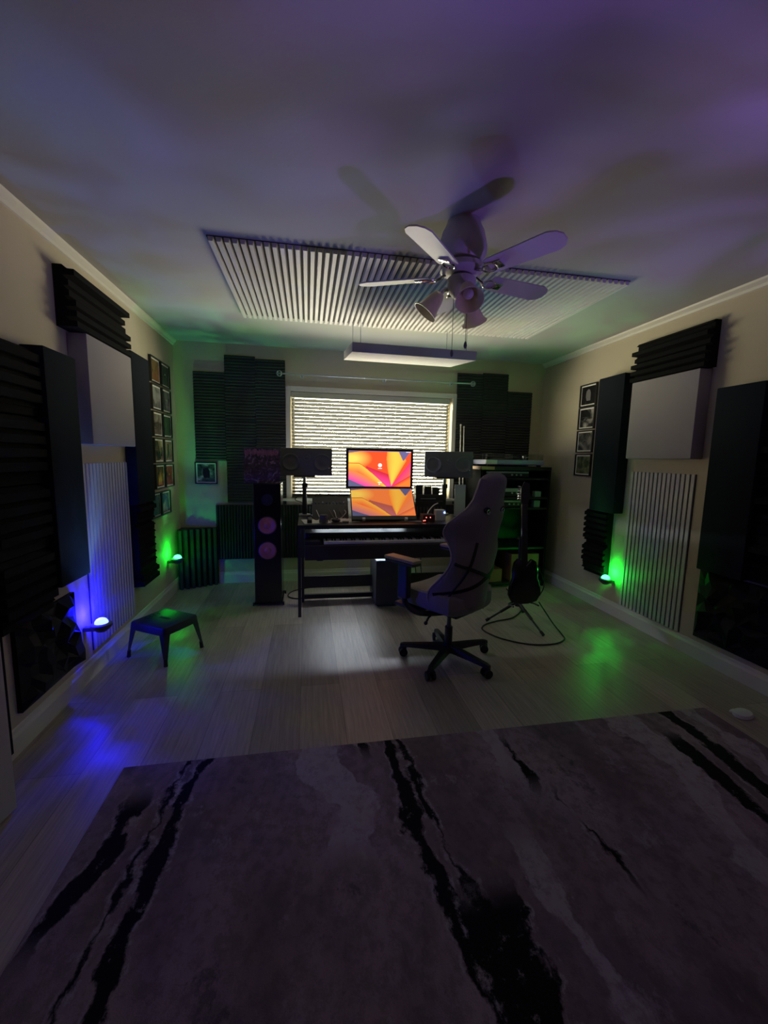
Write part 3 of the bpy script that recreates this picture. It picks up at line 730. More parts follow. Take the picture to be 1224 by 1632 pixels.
# digital piano on the tray under the desktop
PW = 1.50
t = thing('digital_piano', 'dark digital piano with ivory keys on a tray under the desktop', 'digital piano', (-0.028, 3.385, 0.50))
MB().box(0, PW, 0.0, 0.36, 0.0, 0.125, 0.006).build('body', m_piano, t)
MB().box(0, 0.13, 0.02, 0.16, 0.125, 0.153, 0.003).build('control_cheek', m_piano, t)
for k in range(4): MB().box(0.025+k*0.024, 0.043+k*0.024, 0.05, 0.085, 0.153, 0.157).build('button', m_dgrey, t)
MB().box(PW-0.10, PW, 0.02, 0.16, 0.125, 0.153, 0.003).build('cheek', m_piano, t)
MB().box(0.0, PW, 0.165, 0.36, 0.125, 0.20, 0.012).build('fallboard', m_piano, t)
kx = 0.155; kw = 0.0236
for k in range(52):
    MB().box(kx+k*kw+0.0006, kx+(k+1)*kw-0.0006, 0.018, 0.165, 0.130, 0.150, 0.001).build('white_key', m_keyw, t)
pat = [1, 0, 1, 1, 0, 1, 1]  # black key right of A, (B none), C, D, (E none), F, G
for k in range(51):
    if pat[k % 7]: MB().box(kx+(k+1)*kw-0.006, kx+(k+1)*kw+0.006, 0.068, 0.165, 0.150, 0.162, 0.0015).build('black_key', m_gloss, t)
for x in (0.10, PW-0.14): MB().box(x, x+0.05, 0.10, 0.30, -0.03, 0.0).build('tray_bracket', m_black, t)

# ------------------------------------------------------------------ screens
def screen_color(u, v, low):
    Fx, Fy = 0.69, 0.02
    ax_ = max(0.0, 1-math.hypot((u-0.05)*0.9, (v-0.78))/0.30)
    c = Vector((1.0, 0.075, 0.02)).lerp(Vector((1.0, 0.60, 0.10)), min(1, ax_*1.3))
    if low: c = Vector((0.95, 0.22, 0.05)).lerp(Vector((1.0, 0.62, 0.10)), min(1, ax_*1.4))
    def shade(c, d, col, k): return c.lerp(Vector(col), max(0, min(1, k-d)))
    # centre dusk petal
    e0 = 0.56-0.62*(u-0.30)
    if u > 0.28 and v < e0 and u < 0.72:
        d = (e0-v)/0.35
        c = Vector((0.50, 0.02, 0.03)).lerp(Vector((0.95, 0.06, 0.30)), min(1, d)) if not low else Vector((0.45, 0.10, 0.07)).lerp(Vector((0.55, 0.14, 0.14)), min(1, d))
    e1 = 0.72-1.55*max(0, u-0.16)**1.15*1.05
    if v < e1-0.06 and u < 0.62:
        d = (e1-0.06-v)/0.30
        c = Vector((1.0, 0.50, 0.06)).lerp(Vector((0.95, 0.10, 0.04)), min(1, d)) if d > 0.05 else Vector((0.40, 0.03, 0.01))
    e2 = 0.49-0.62*u-0.5*u*u
    if v < e2:
        d = (e2-v)/0.40
        c = Vector((1.0, 0.22, 0.03)).lerp(Vector((0.80, 0.04, 0.33)), min(1, d*1.3)) if not low else Vector((1.0, 0.30, 0.05)).lerp(Vector((0.50, 0.14, 0.22)), min(1, d*1.2))
    if u < 0.28 and v < 0.20-0.75*u: c = Vector((0.10, 0.10, 0.19))
    # golden drop petal
    if v > Fy:
        h = (v-Fy)
        lx = Fx-0.06*math.sin(min(1, h/0.7)*PI/2)-0.03*h; rx = Fx+0.235*min(1, h/0.72)
        if h > 0.72: rx = Fx+0.235-0.25*(h-0.72); lx = Fx-0.09+0.05*(h-0.72)
        if lx < u < rx:
            s = (u-lx)/(rx-lx+1e-6)
            c = Vector((1.0, 0.20, 0.03)).lerp(Vector((1.0, 0.50, 0.06)), math.sin(s*PI)**0.7) 
    # right petals
    if u > Fx and v < (u-Fx)*2.25+Fy and v > 0:
        d = (u-Fx)*2.25+Fy-v
        c = Vector((0.85, 0.03, 0.16)).lerp(Vector((1.0, 0.16, 0.03)), min(1, d*1.6)) if not low else Vector((0.9, 0.22, 0.08)).lerp(Vector((1.0, 0.30, 0.06)), min(1, d*1.6))
        if v < (u-Fx)*1.05: 
            d = (u-Fx)*1.05-v
            c = Vector((0.55, 0.02, 0.03)).lerp(Vector((1.0, 0.18, 0.03)), min(1, d*9)) if not low else Vector((0.7, 0.12, 0.05)).lerp(Vector((1.0, 0.24, 0.06)), min(1, d*9))
    # slate corners
    if v > 0.99-0.0 or (v > 0.74 and 0.80+(0.99-v)*0.28 < u < 0.885+(v-0.74)*0.42): c = Vector((0.13, 0.11, 0.24))
    if u < 0.22 and v > 0.93+0.28*u: c = Vector((0.16, 0.10, 0.15))
    return c
def screen(name, wd, ht, low, es, parent, mtx):
    nx, ny = 170, 110
    me = bpy.data.meshes.new(name)
    vs = [(-wd/2+wd*i/nx, 0, -ht/2+ht*j/ny) for j in range(ny+1) for i in range(nx+1)]
    fs = [(j*(nx+1)+i, j*(nx+1)+i+1, (j+1)*(nx+1)+i+1, (j+1)*(nx+1)+i) for j in range(ny) for i in range(nx)]
    me.from_pydata(vs, [], fs)
    ca = me.color_attributes.new('wallpaper', 'FLOAT_COLOR', 'POINT')
    for k in range(len(vs)):
        c = screen_color((k % (nx+1))/nx, (k//(nx+1))/ny, low)
        ca.data[k].color = (c.x, c.y, c.z, 1)
    m = bpy.data.materials.new(name+'_glow'); m.use_nodes = True; t = m.node_tree
    for n_ in list(t.nodes): t.nodes.remove(n_)
    o_ = t.nodes.new('ShaderNodeOutputMaterial'); em = t.nodes.new('ShaderNodeEmission'); at = t.nodes.new('ShaderNodeAttribute'); at.attribute_name = 'wallpaper'
    t.links.new(at.outputs['Color'], em.inputs[0]); em.inputs[1].default_value = es; t.links.new(em.outputs[0], o_.inputs[0])
    me.materials.append(m)
    o = bpy.data.objects.new(name, me); C.objects.link(o); o.parent = parent; o.matrix_local = mtx
    return o
m_ui = mat('white_screen_glow', (1, 1, 1), 0.5, emis=(1, 0.95, 0.95), es=1.3)
t = thing('computer_monitor', 'black-framed monitor showing red and orange petals, upper of the two screens', 'monitor', (0.682, 3.98, DZ), R(-1.0))
zc = 1.240-DZ; MW, MH = 0.655, 0.385
MB().box(-MW/2, MW/2, 0, 0.03, zc-MH/2, zc+MH/2, 0.005).build('housing', m_black, t)
screen('display', MW-0.050, MH-0.045, False, 1.25, t, Matrix.Translation((0, -0.0012, zc)))
ui = MB().cyl((0, -0.003, zc+0.035), (0, -0.0015, zc+0.035), 0.018, seg=20)
ui.box(-0.019, 0.019, -0.003, -0.0015, zc+0.002, zc+0.007); ui.box(-0.019, 0.019, -0.003, -0.0015, zc-0.132, zc-0.127); ui.cyl((-0.004, -0.003, zc-0.147), (-0.004, -0.0015, zc-0.147), 0.006, seg=12)
ui.box(MW/2-0.075, MW/2-0.028, -0.003, -0.0015, zc+MH/2-0.030, zc+MH/2-0.026)
ui.build('login_marks', m_ui, t)
MB().box(-0.03, 0.03, 0.03, 0.06, 0.012, zc-0.02).build('stand_neck', m_black, t)
MB().box(-0.12, 0.12, -0.02, 0.10, 0, 0.012, 0.004).build('stand_foot', m_black, t)
t = thing('pen_display', 'lower screen with muted orange petals leaning back on the desk', 'monitor', (0.672, 3.60, DZ+0.018), R(0))
tilt = Matrix.Rotation(R(-40), 4, 'X')
PH = 0.345; PWD = 0.590
tm = Matrix.Rotation(R(-40), 4, 'X')
b = MB().box(-PWD/2, PWD/2, 0, 0.022, 0, PH, 0.004); b.xf(tm); b.build('housing', m_black, t)
screen('display', PWD-0.016, PH-0.048, True, 0.72, t, tm @ Matrix.Translation((0, -0.0012, PH/2+0.016)))
for s in (-1, 1):
    q = MB().cyl((s*0.19-0.012, -0.004, 0.004), (s*0.19+0.012, -0.004, 0.004), 0.017, seg=18); q.build('foot_roller', m_white, t, True)
q = MB().box(-0.2, 0.2, 0, 0.012, 0, 0.19); q.xf(Matrix.Translation((0, 0.225, 0)) @ Matrix.Rotation(R(8), 4, 'X') @ Matrix.Translation((0, 0, -0.018))); q.build('rear_stand', m_black, t)
sh = MB()
sh.prism([(0.17, 0), (0.34, -0.0), (0.36, -0.10), (0.30, -0.05)], 0, 0.003, 'z')
sp_ = sh.build('paper_sheet', m_paper); sp_.location = (0.70, 3.62, DZ); tag(sp_, 'white paper sheet lying under the right end of the lower screen', 'paper')

# ------------------------------------------------------------------ studio monitors on stands
def near_speaker(cx, label_s, label_p, rz=0.0):
    t = thing('studio_monitor', label_s, 'speaker', (cx, 3.99, 1.166), rz)
    w_ = 0.475/2; h_ = 0.255
    MB().box(-w_, w_, 0, 0.28, 0, h_, 0.006).build('cabinet', m_dgrey, t)
    for s in (-1, 1):
        MB().lathe([(0.082, -0.002), (0.080, 0.006), (0.070, 0.008), (0.066, 0.005), (0.035, 0.001), (0.022, 0.004), (0.004, 0.005)], (s*0.145, 0, 0.125), (0, -1, 0), 30).build('woofer', m_dgrey, t, True)
    MB().lathe([(0.035, -0.002), (0.033, 0.004), (0.016, 0.001), (0.010, 0.004), (0.002, 0.005)], (0, 0, 0.17), (0, -1, 0), 24).build('tweeter', m_dgrey, t, True)
    MB().box(-0.03, 0.03, -0.002, 0, 0.05, 0.062).build('nameplate', m_dgrey, t)
    MB().cyl((w_-0.03, -0.003, 0.075), (w_-0.03, 0.0, 0.075), 0.004, seg=10).build('status_light', mat('dim_led', (0.6, 0.55, 0.5), 0.4, emis=(1, .8, .7), es=0.6), t)
    s = thing('speaker_stand', label_p, 'speaker stand', (cx-0.02, 4.04, DZ))
    MB().cyl((0, 0, 0.012), (0, 0, 0.30), 0.022, seg=16).build('lower_tube', m_black, s, True)
    MB().cyl((0, 0, 0.28), (0, 0, 0.365), 0.016, seg=16).build('upper_tube', m_silver, s, True)
    MB().box(-0.025, 0.03, -0.02, 0.02, 0.27, 0.31, 0.004).build('clamp', m_black, s)
    MB().box(-0.10, 0.10, -0.05, 0.10, 0.366, 0.380, 0.003).build('top_plate', m_black, s)
    MB().cyl((0, 0, 0.0), (0, 0, 0.014), 0.055, seg=24).build('base_plate', m_silver, s, True)
near_speaker(-0.012, 'dark horizontal studio speaker left of the screens on its stand', 'short desk stand under the left studio speaker', R(0))
near_speaker(1.375, 'dark horizontal studio speaker right of the screens on its stand', 'short desk stand under the right studio speaker', R(-15))
o = MB().tube([(-0.04, 4.02, 1.16), (-0.11, 4.01, 1.06), (-0.07, 4.02, 1.00), (-0.12, 4.01, 0.94), (-0.05, 4.03, 0.90), (-0.03, 4.05, 0.80)], 0.004, 8, 6).build('speaker_cable', m_black, None, True)
tag(o, 'thin black cable looping down beside the left speaker stand', 'cable')

# floor-standing tower speaker
t = thing('tower_speaker', 'tall black floor speaker with two copper coloured woofers left of the desk', 'speaker', (-0.353, 3.755, 0))
MB().box(-0.117, 0.117, 0, 0.34, 0.028, 1.104, 0.006).build('cabinet', m_gloss, t)
for z in (0.735, 0.508):
    MB().lathe([(0.084, 0.0), (0.083, 0.005), (0.076, 0.006)], (0, 0, z), (0, -1, 0), 36, cap=False).build('trim_ring', m_black, t, True)
    MB().lathe([(0.076, -0.002), (0.075, 0.005), (0.068, 0.007), (0.062, 0.005), (0.030, 0.001), (0.026, 0.004), (0.012, 0.007), (0.002, 0.008)], (0, 0, z), (0, -1, 0), 36).build('woofer', m_copper, t, True)
MB().lathe([(0.05, -0.002), (0.049, 0.004), (0.02, 0.001), (0.012, 0.004), (0.002, 0.005)], (0, 0, 0.96), (0, -1, 0), 28).build('tweeter', m_black, t, True)
MB().box(-0.125, 0.125, -0.004, 0.345, 0.016, 0.03, 0.003).build('plinth', m_gloss, t)
for sx_ in (-1, 1):
    for yy in (0.012, 0.33):
        MB().box(sx_*0.12-0.018, sx_*0.12+0.018, yy-0.012, yy+0.012, 0.012, 0.024, 0.003).cyl((sx_*0.132, yy, 0), (sx_*0.132, yy, 0.03), 0.007, seg=10).build('foot', m_black, t)
# record sleeve
def lp_mat():
    m = bpy.data.materials.new('mauve_record_sleeve'); m.use_nodes = True; t = m.node_tree; b = t.nodes['Principled BSDF']; b.inputs['Roughness'].default_value = 0.4
    g = t.nodes.new('ShaderNodeTexCoord'); z = t.nodes.new('ShaderNodeTexNoise'); z.inputs['Scale'].default_value = 17; z.inputs['Detail'].default_value = 4; z.inputs['Distortion'].default_value = 2.2
    t.links.new(g.outputs['Object'], z.inputs['Vector'])
    rp = t.nodes.new('ShaderNodeValToRGB'); e = rp.color_ramp.elements
    e[0].position = 0.42; e[0].color = (0.055, 0.032, 0.048, 1); e[1].position = 0.66; e[1].color = (0.34, 0.28, 0.34, 1)
    k = e.new(0.54); k.color = (0.11, 0.06, 0.10, 1)
    t.links.new(z.outputs['Fac'], rp.inputs[0]); t.links.new(rp.outputs[0], b.inputs['Base Color']); return m
t = thing('record_sleeve', 'mauve illustrated record sleeve standing on top of the tower speaker', 'record sleeve', (-0.395, 3.80, 1.106), R(2))
b = MB().box(-0.152, 0.152, 0, 0.005, 0, 0.302); b.xf(Matrix.Rotation(R(-3), 4, 'X')); b.build('sleeve', lp_mat(), t)
b = MB(); rnd = random.Random(3); x = -0.145
while x < 0.14:   # jagged illegible band-logo strokes across the top
    w_ = rnd.uniform(0.005, 0.010); h0 = rnd.uniform(0.240, 0.256); h1 = rnd.uniform(0.276, 0.296)
    b.prism([(x, h0), (x+w_*0.5, h0-rnd.uniform(0, .012)), (x+w_, h0), (x+w_+rnd.uniform(-.002, .003), h1), (x+w_*0.4, h1+0.004), (x, h1)], -0.0012, 0.0)
    if rnd.random() < 0.6: b.box(x, x+w_+0.006, -0.0012, 0.0, (h0+h1)/2, (h0+h1)/2+0.005)
    x += w_+rnd.uniform(0.002, 0.005)
b.xf(Matrix.Rotation(R(-3), 4, 'X')); b.build('lettering', mat('pink_ink', (0.42, 0.16, 0.24), 0.5), t)

# subwoofer
t = thing('subwoofer', 'dark grey box subwoofer on the floor under the piano', 'speaker', (0.752, 3.60, 0))
m_sub = mat('dark_grey_vinyl', (0.06, 0.06, 0.062), 0.45)
MB().box(-0.152, 0.152, 0, 0.36, 0.014, 0.425, 0.004).build('cabinet', m_sub, t)
MB().box(-0.150, 0.150, 0.004, 0.356, 0.425, 0.429).build('lit_top', mat('lit_top_grey', (0.20, 0.21, 0.23), 0.35), t)  # lighter grey-blue puts the light on the top into its colour
for a in (-1, 1):
    for yy in (0.03, 0.33): MB().cyl((a*0.12, yy, 0), (a*0.12, yy, 0.015), 0.015, seg=12).build('foot', m_black, t)

# ------------------------------------------------------------------ desk gear
def gear(name, label, cat, loc, rz=0): return thing(name, label, cat, loc, rz)
t = gear('added_light_strip', 'added bluish white fill light glowing behind the desk under its rear edge', 'light strip', (0.52, 4.16, 0.664))  # unseen strip light, added to brighten the floor in front of the desk
rx = Matrix.Rotation(R(-38), 4, 'X')
b = MB().box(-0.45, 0.45, -0.004, 0.010, -0.016, 0.016, 0.002); b.xf(rx); b.build('housing', m_dgrey, t)
b = MB().box(-0.44, 0.44, -0.010, -0.004, -0.010, 0.010, 0.001); b.xf(rx); b.build('diffuser', mat('added_strip_glow', (0.9, 0.95, 1), 0.4, emis=(0.80, 0.90, 1.0), es=ADDED_STRIP), t)
for x in (-0.25, 0.25): MB().box(x-0.008, x+0.008, -0.062, -0.055, 0.01, 0.090).box(x-0.008, x+0.008, -0.062, 0.004, 0.008, 0.016).build('bracket', m_black, t)
t = gear('patch_mixer', 'black mixer with cables standing at the back left of the desk', 'mixer', (0.215, 3.92, DZ))
b = MB().prism([(-0.10, 0.0), (0.09, 0.0), (0.09, 0.175), (0.05, 0.185), (-0.06, 0.055)], -0.175, 0.155, 'x'); b.build('body', m_black, t)
rnd = random.Random(2)
for k in range(11):
    x = -0.18+k*0.033
    MB().cyl((x, 0.005, 0.125), (x, -0.006, 0.140), 0.006, seg=8).build('knob', m_dgrey if k % 3 else m_silver, t)
for k in range(6):
    x = -0.15+k*0.055; e = rnd.uniform(-.03, .03)
    MB().tube([(x, 0.06, 0.18), (x+e, 0.04, 0.205+rnd.uniform(0, .02)), (x+e*2, 0.07, 0.20), (x+e*2.2, 0.12, 0.12)], 0.0035, 6, 5).build('top_cable', m_black, t, True)
for k, (x, l_) in enumerate(((-0.14, .03), (-0.02, .035), (0.02, .02), (0.07, .04), (0.12, -.03))):
    MB().tube([(x, -0.05, 0.07), (x+0.01, -0.08, 0.05), (x+l_, -0.12, 0.012), (x+l_*1.8, -0.15, 0.005)], 0.0035, 6, 5).build('front_cable', m_paper if k % 2 == 0 else m_dgrey, t, True)
sh = MB().box(-0.11, 0.12, -0.14, 0.10, 0, 0.002).build('paper_sheet', m_paper); sh.location = (0.06, 3.66, DZ); sh.rotation_euler = (0, 0, R(8))
tag(sh, 'white paper sheets spread on the left front of the desk', 'paper')
sh = MB().box(-0.09, 0.09, -0.10, 0.10, 0, 0.002).build('paper_sheet', m_paper); sh.location = (0.29, 3.70, DZ); sh.rotation_euler = (0, 0, R(-6))
tag(sh, 'white paper sheet on the desk beside the left edge of the lower screen', 'paper')
t = gear('speaker_puck', 'round dark drum-shaped gadget standing on the papers', 'gadget', (0.131, 3.56, DZ+0.002))
MB().cyl((0, 0, 0.0), (0, 0, 0.062), 0.040, 0.036, 24).build('body', m_dgrey, t, True)
MB().cyl((0, 0, 0.062), (0, 0, 0.067), 0.034, seg=24).build('cap', m_black, t, True)
t = gear('desk_gadget', 'small black gadget with a looped arm on the left front desk corner', 'gadget', (0.012, 3.54, DZ+0.002))
MB().box(-0.02, 0.02, -0.018, 0.018, 0, 0.03, 0.004).build('body', m_black, t)
MB().tube([(-0.01, 0, 0.03), (-0.02, 0.01, 0.05), (0.01, 0.01, 0.062), (0.03, 0, 0.045), (0.05, 0.01, 0.03), (0.075, 0.02, 0.03)], 0.006, 8, 4).build('arm', m_black, t, True)
t = gear('game_controller', 'black wedge-shaped hand controller between the papers and lower screen', 'controller', (0.235, 3.57, DZ+0.002), R(-25))
MB().sphere((0, 0, 0.018), 0.02, (2.1, 1.3, 0.85)).build('body', m_black, t, True)
MB().cyl((0.015, -0.004, 0.028), (0.018, -0.006, 0.042), 0.006, seg=10).build('thumb_stick', m_dgrey, t, True)
t = gear('memory_card_box', 'little grey box on the desk touching the lower screen', 'box', (0.315, 3.53, DZ+0.0), R(-5))
MB().box(-0.028, 0.028, -0.018, 0.018, 0, 0.022, 0.003).build('case', m_silver, t); MB().box(-0.028, 0.028, -0.0185, -0.018, 0.008, 0.014).build('stripe', m_dgrey, t)
# right-hand gear
t = gear('effects_rack', 'dark rack of boxy effects units behind the right side of the screens', 'equipment rack', (1.156, 3.92, DZ))
MB().box(-0.138, 0.138, -0.06, 0.12, 0.0, 0.155, 0.004).build('lower_unit', m_black, t)
MB().box(-0.138, 0.135, -0.05, 0.12, 0.157, 0.215, 0.004).build('middle_unit', m_black, t)
for k, x in enumerate((-0.10, -0.015, 0.068)):
    MB().box(x-0.035, x+0.035, -0.03, 0.06, 0.217, 0.305-0.01*k, 0.004).build('module', m_blackm, t)
for k in range(8): MB().box(-0.13+k*0.034, -0.116+k*0.034, -0.064, -0.06, 0.02, 0.10).build('fader_slot', m_dgrey, t)
MB().box(-0.09, 0.06, -0.053, -0.05, 0.175, 0.183).build('badge_strip', m_silver, t)
t = gear('audio_interface', 'small maroon-lit box with red indicator lights right of the lower screen', 'audio interface', (1.055, 3.56, DZ))
MB().box(-0.055, 0.055, -0.03, 0.09, 0, 0.068, 0.006).build('case', mat('dark_maroon', (0.07, 0.02, 0.02), 0.4), t)
for x, z in ((-0.025, 0.045), (0.012, 0.045), (-0.036, 0.018), (-0.05, 0.016)): MB().cyl((x, -0.032, z), (x, -0.030, z), 0.0045, seg=10).build('indicator', m_red, t)
o = MB().tube([(1.06, 3.60, 0.853), (1.09, 3.66, 0.875), (1.15, 3.72, 0.915), (1.20, 3.74, 0.935)], 0.005, 8, 6).build('white_cable', m_paper, None, True)
tag(o, 'short white cable rising behind the red-lit box', 'cable')
t = gear('small_box', 'bluish white box lit by a blue light beside the chair back', 'box', (1.195, 3.66, DZ))
MB().box(-0.045, 0.045, -0.03, 0.04, 0, 0.098, 0.004).build('case', m_paper, t)
MB().cyl((0.035, -0.033, 0.075), (0.035, -0.030, 0.075), 0.007, seg=12).build('blue_light', m_blu, t)
t = gear('upright_panel', 'pale grey upright flat panel standing at the right end of the desk', 'panel', (1.47, 3.88, DZ), R(-4))
b = MB().box(-0.055, 0.055, 0, 0.012, 0.0, 0.315, 0.003); b.xf(Matrix.Rotation(R(-3), 4, 'X')); b.build('plate', m_lav, t)
MB().box(-0.055, 0.055, -0.005, 0.05, 0, 0.006).build('foot', m_dgrey, t)
t = gear('bottle_row', 'slim vertical meter bar with lit segments beside the right stand', 'meter', (1.42, 4.28, 0.90)) if False else None
# white poles leaning by the window
for i, (x, h_) in enumerate(((1.652, 1.72), (1.690, 1.70))):
    o = MB().cyl((x+0.01, 4.36, 0.0), (x, 4.44, h_), 0.009, 0.006, 12).sphere((x, 4.44, h_), 0.011).build('leaning_pole', m_trim, None, True)
    tag(o, ('left' if i == 0 else 'right')+' of two slim white poles leaning against the foam right of the window', 'pole', 'leaning white poles')

# ------------------------------------------------------------------ media rack with turntable
RX0, RX1, RY0, RY1, RZ = 1.745, 2.505, 4.02, 4.44, 1.282
t = thing('media_rack', 'tall black open shelving rack with a wooden top in the right back corner', 'shelf', ((RX0+RX1)/2, (RY0+RY1)/2, 0))
hx, hy = (RX1-RX0)/2, (RY1-RY0)/2
MB().box(-hx-0.01, hx+0.012, -hy-0.005, hy, RZ-0.035, RZ, 0.003).build('top_board', m_blackm, t)
MB().box(-hx-0.012, -hx+0.13, -hy-0.012, hy, RZ-0.033, RZ-0.002, 0.002).build('wood_end', m_tanw, t)
for s in (-1, 1): MB().box(s*hx-0.011, s*hx+0.011, -hy, hy, 0, RZ-0.035).build('side_panel', m_foamk, t)
MB().box(-hx, hx, hy-0.008, hy, 0.02, RZ-0.035).build('back_panel', m_black, t)
for z in (1.155, 0.955, 0.845, 0.42, 0.04): MB().box(-hx+0.011, hx-0.011, -hy+0.004, hy-0.008, z-0.010, z+0.010).build('shelf_board', m_blackm, t)
def unit(name, x0, x1, z0, z1, mt, label, cat='audio unit', fr=m_silver, strip=0.3):
    q = thing(name, label, cat, ((x0+x1)/2, RY0+0.03, z0))
    w_ = (x1-x0)/2; h_ = z1-z0
    MB().box(-w_, w_, 0, 0.28, 0.006, h_, 0.003).build('case', mt, q)
    MB().box(-w_+0.004, w_-0.004, -0.003, 0, h_*(1-strip), h_-0.004).build('front_plate', fr, q)
    for k in range(3): MB().cyl((w_*0.2+k*0.05, -0.012, h_*0.45), (w_*0.2+k*0.05, 0, h_*0.45), 0.009, seg=14).build('knob', fr, q)
    for s in (-1, 1): MB().box(s*w_*0.8-0.012, s*w_*0.8+0.012, 0.02, 0.05, 0, 0.006).build('foot', m_black, q)
    return q
unit('disc_player', 1.80, 2.28, 1.166, 1.235, m_black, 'slim black player on the top shelf of the rack')
unit('amplifier', 1.80, 2.30, 0.966, 1.06, m_black, 'black amplifier with a pale top strip in the middle of the rack', fr=mat('pale_green_grey', (0.42, 0.52, 0.46), 0.3), strip=0.42)
unit('receiver', 1.80, 2.26, 0.856, 0.935, m_black, 'black receiver on the shelf below the amplifier')
for i, (x, z, lb) in enumerate(((2.40, 0.966, 'small cube tinted for green light on the rack shelf right of the amplifier'), (2.395, 0.856, 'rectangular case tinted for green light on the rack shelf right of the receiver'))):
    q = MB().box(-0.035, 0.035, 0, 0.06, 0, 0.075 if i else 0.06, 0.004).build('shelf_box', mat('green_lit_plastic', (0.30, 0.50, 0.40), 0.4)); q.location = (x, RY0+0.03, z); tag(q, lb, 'box')  # green light falling on these boxes is put into their colour
q = MB().box(-0.16, 0.16, 0, 0.30, 0, 0.30, 0.004).build('cardboard_box', m_card); q.location = (2.30, RY0+0.03, 0.051); tag(q, 'brown cardboard box on the bottom of the rack at the right', 'box')
q = MB().box(-0.13, 0.13, 0, 0.28, 0, 0.14, 0.004).build('cardboard_box', m_card); q.location = (1.91, RY0+0.03, 0.051); tag(q, 'low brown cardboard box on the bottom of the rack at the left', 'box')
t = thing('turntable', 'blue grey turntable with a clear dust cover on top of the rack', 'turntable', (2.12, 4.22, RZ))
MB().box(-0.325, 0.325, -0.175, 0.175, 0.018, 0.068, 0.008).build('plinth', m_bluegrey, t)
MB().box(-0.325, -0.205, -0.1765, -0.175, 0.022, 0.066).build('front_reflection', m_white, t)  # white patch painted in for the reflection on the left front
for a in (-1, 1):
    for c_ in (-1, 1): MB().cyl((a*0.28, c_*0.14, 0), (a*0.28, c_*0.14, 0.02), 0.022, seg=16).build('foot', m_black, t)
MB().cyl((-0.04, 0, 0.068), (-0.04, 0, 0.084), 0.15, seg=40).build('platter', m_black, t, True)
MB().cyl((-0.04, 0, 0.084), (-0.04, 0, 0.087), 0.145, seg=40).build('record', m_gloss, t, True)
MB().tube([(0.24, 0.10, 0.105), (0.22, 0.0, 0.105), (0.18, -0.10, 0.10), (0.13, -0.13, 0.095)], 0.005, 8, 5).cyl((0.24, 0.10, 0.068), (0.24, 0.10, 0.115), 0.025).cyl((0.242, 0.125, 0.105), (0.246, 0.155, 0.105), 0.016).build('tonearm', m_chrome, t, True)
MB().box(-0.315, 0.315, -0.170, 0.170, 0.070, 0.132, 0.004).build('dust_cover', m_cover, t)

# ------------------------------------------------------------------ guitar on a tripod stand
GX, GY = 1.735, 3.03
m_guit = mat('black_guitar_lacquer', (0.010, 0.010, 0.010), 0.22)
t = thing('electric_guitar', 'black electric guitar with its back to the camera on a tripod stand', 'guitar', (GX, GY, 0.20), R(-6))
out_ = [(-0.02, 0.34), (-0.055, 0.355), (-0.085, 0.32), (-0.10, 0.26), (-0.098, 0.20), (-0.125, 0.13), (-0.135, 0.06), (-0.11, 0.005), (-0.05, -0.015), (0.03, -0.012), (0.10, 0.01), (0.135, 0.07), (0.128, 0.14), (0.108, 0.20), (0.112, 0.27), (0.095, 0.33), (0.06, 0.35), (0.03, 0.32), (0.01, 0.30)]
lean = Matrix.Rotation(R(-8), 4, 'X')
b = MB()
b.rings([[(x*k, y, 0.15+(z-0.15)*k) for x, z in out_] for k, y in ((0.93, -0.022), (1.0, -0.014), (1.0, 0.014), (0.93, 0.022))]); b.xf(lean); b.build('body', m_guit, t, True)
b = MB().box(-0.026, 0.026, -0.012, 0.010, 0.28, 0.80, 0.006); b.xf(lean); b.build('neck', m_blackm, t, True)
b = MB().prism([(-0.026, 0.80), (-0.034, 0.84), (-0.030, 0.93), (0.0, 0.985), (0.040, 0.97), (0.044, 0.86), (0.026, 0.80)], -0.006, 0.010); b.xf(lean); b.build('headstock', m_blackm, t)
for k in range(6):
    s = MB().cyl((-0.034, 0.0, 0.84+0.02*k), (-0.055, 0.0, 0.845+0.02*k), 0.0065, seg=8); s.xf(lean); s.build('tuning_peg', m_chrome, t)
b = MB().tube([(0.11, 0.0, 0.30), (0.16, -0.02, 0.15), (0.13, 0.0, 0.05)], 0.004, 6, 5); b.xf(lean); b.build('strap', m_strap, t)
t = thing('guitar_stand', 'black tripod stand with splayed legs holding the guitar', 'stand', (GX, GY+0.05, 0))
feet = [(1.785-GX, 2.80-GY-0.05, 0.012), (1.462-GX, 3.14-GY-0.05, 0.012), (1.88-GX, 3.29-GY-0.05, 0.012)]
MB().cyl((0, 0.05, 0.17), (0, 0.07, 0.72), 0.012, seg=12).build('upright', m_black, t, True)
MB().cyl((0, 0.05, 0.13), (0, 0.05, 0.20), 0.022, seg=14).build('collar', m_black, t, True)
for f in feet:
    d = Vector(f)-Vector((0, 0.05, 0.17))
    MB().cyl((0, 0.05, 0.17), Vector((0, 0.05, 0.17))+d*0.55, 0.012, seg=12).cyl(Vector((0, 0.05, 0.17))+d*0.5, f, 0.008, seg=12).build('leg', m_black, t, True)
    MB().cyl(Vector(f)-d*0.10, f, 0.012, 0.012, 12).build('rubber_foot', m_strap, t, True)
for s in (-1, 1): MB().tube([(0, 0.04, 0.19), (s*0.09, 0.02, 0.168), (s*0.11, -0.02, 0.170), (s*0.11, -0.085, 0.176)], 0.007, 8, 4).build('cradle_arm', m_black, t, True)
for s in (-1, 1): MB().tube([(0, 0.07, 0.70), (s*0.045, 0.045, 0.71), (s*0.045, 0.02, 0.71)], 0.006, 8, 3).build('neck_yoke', m_black, t, True)
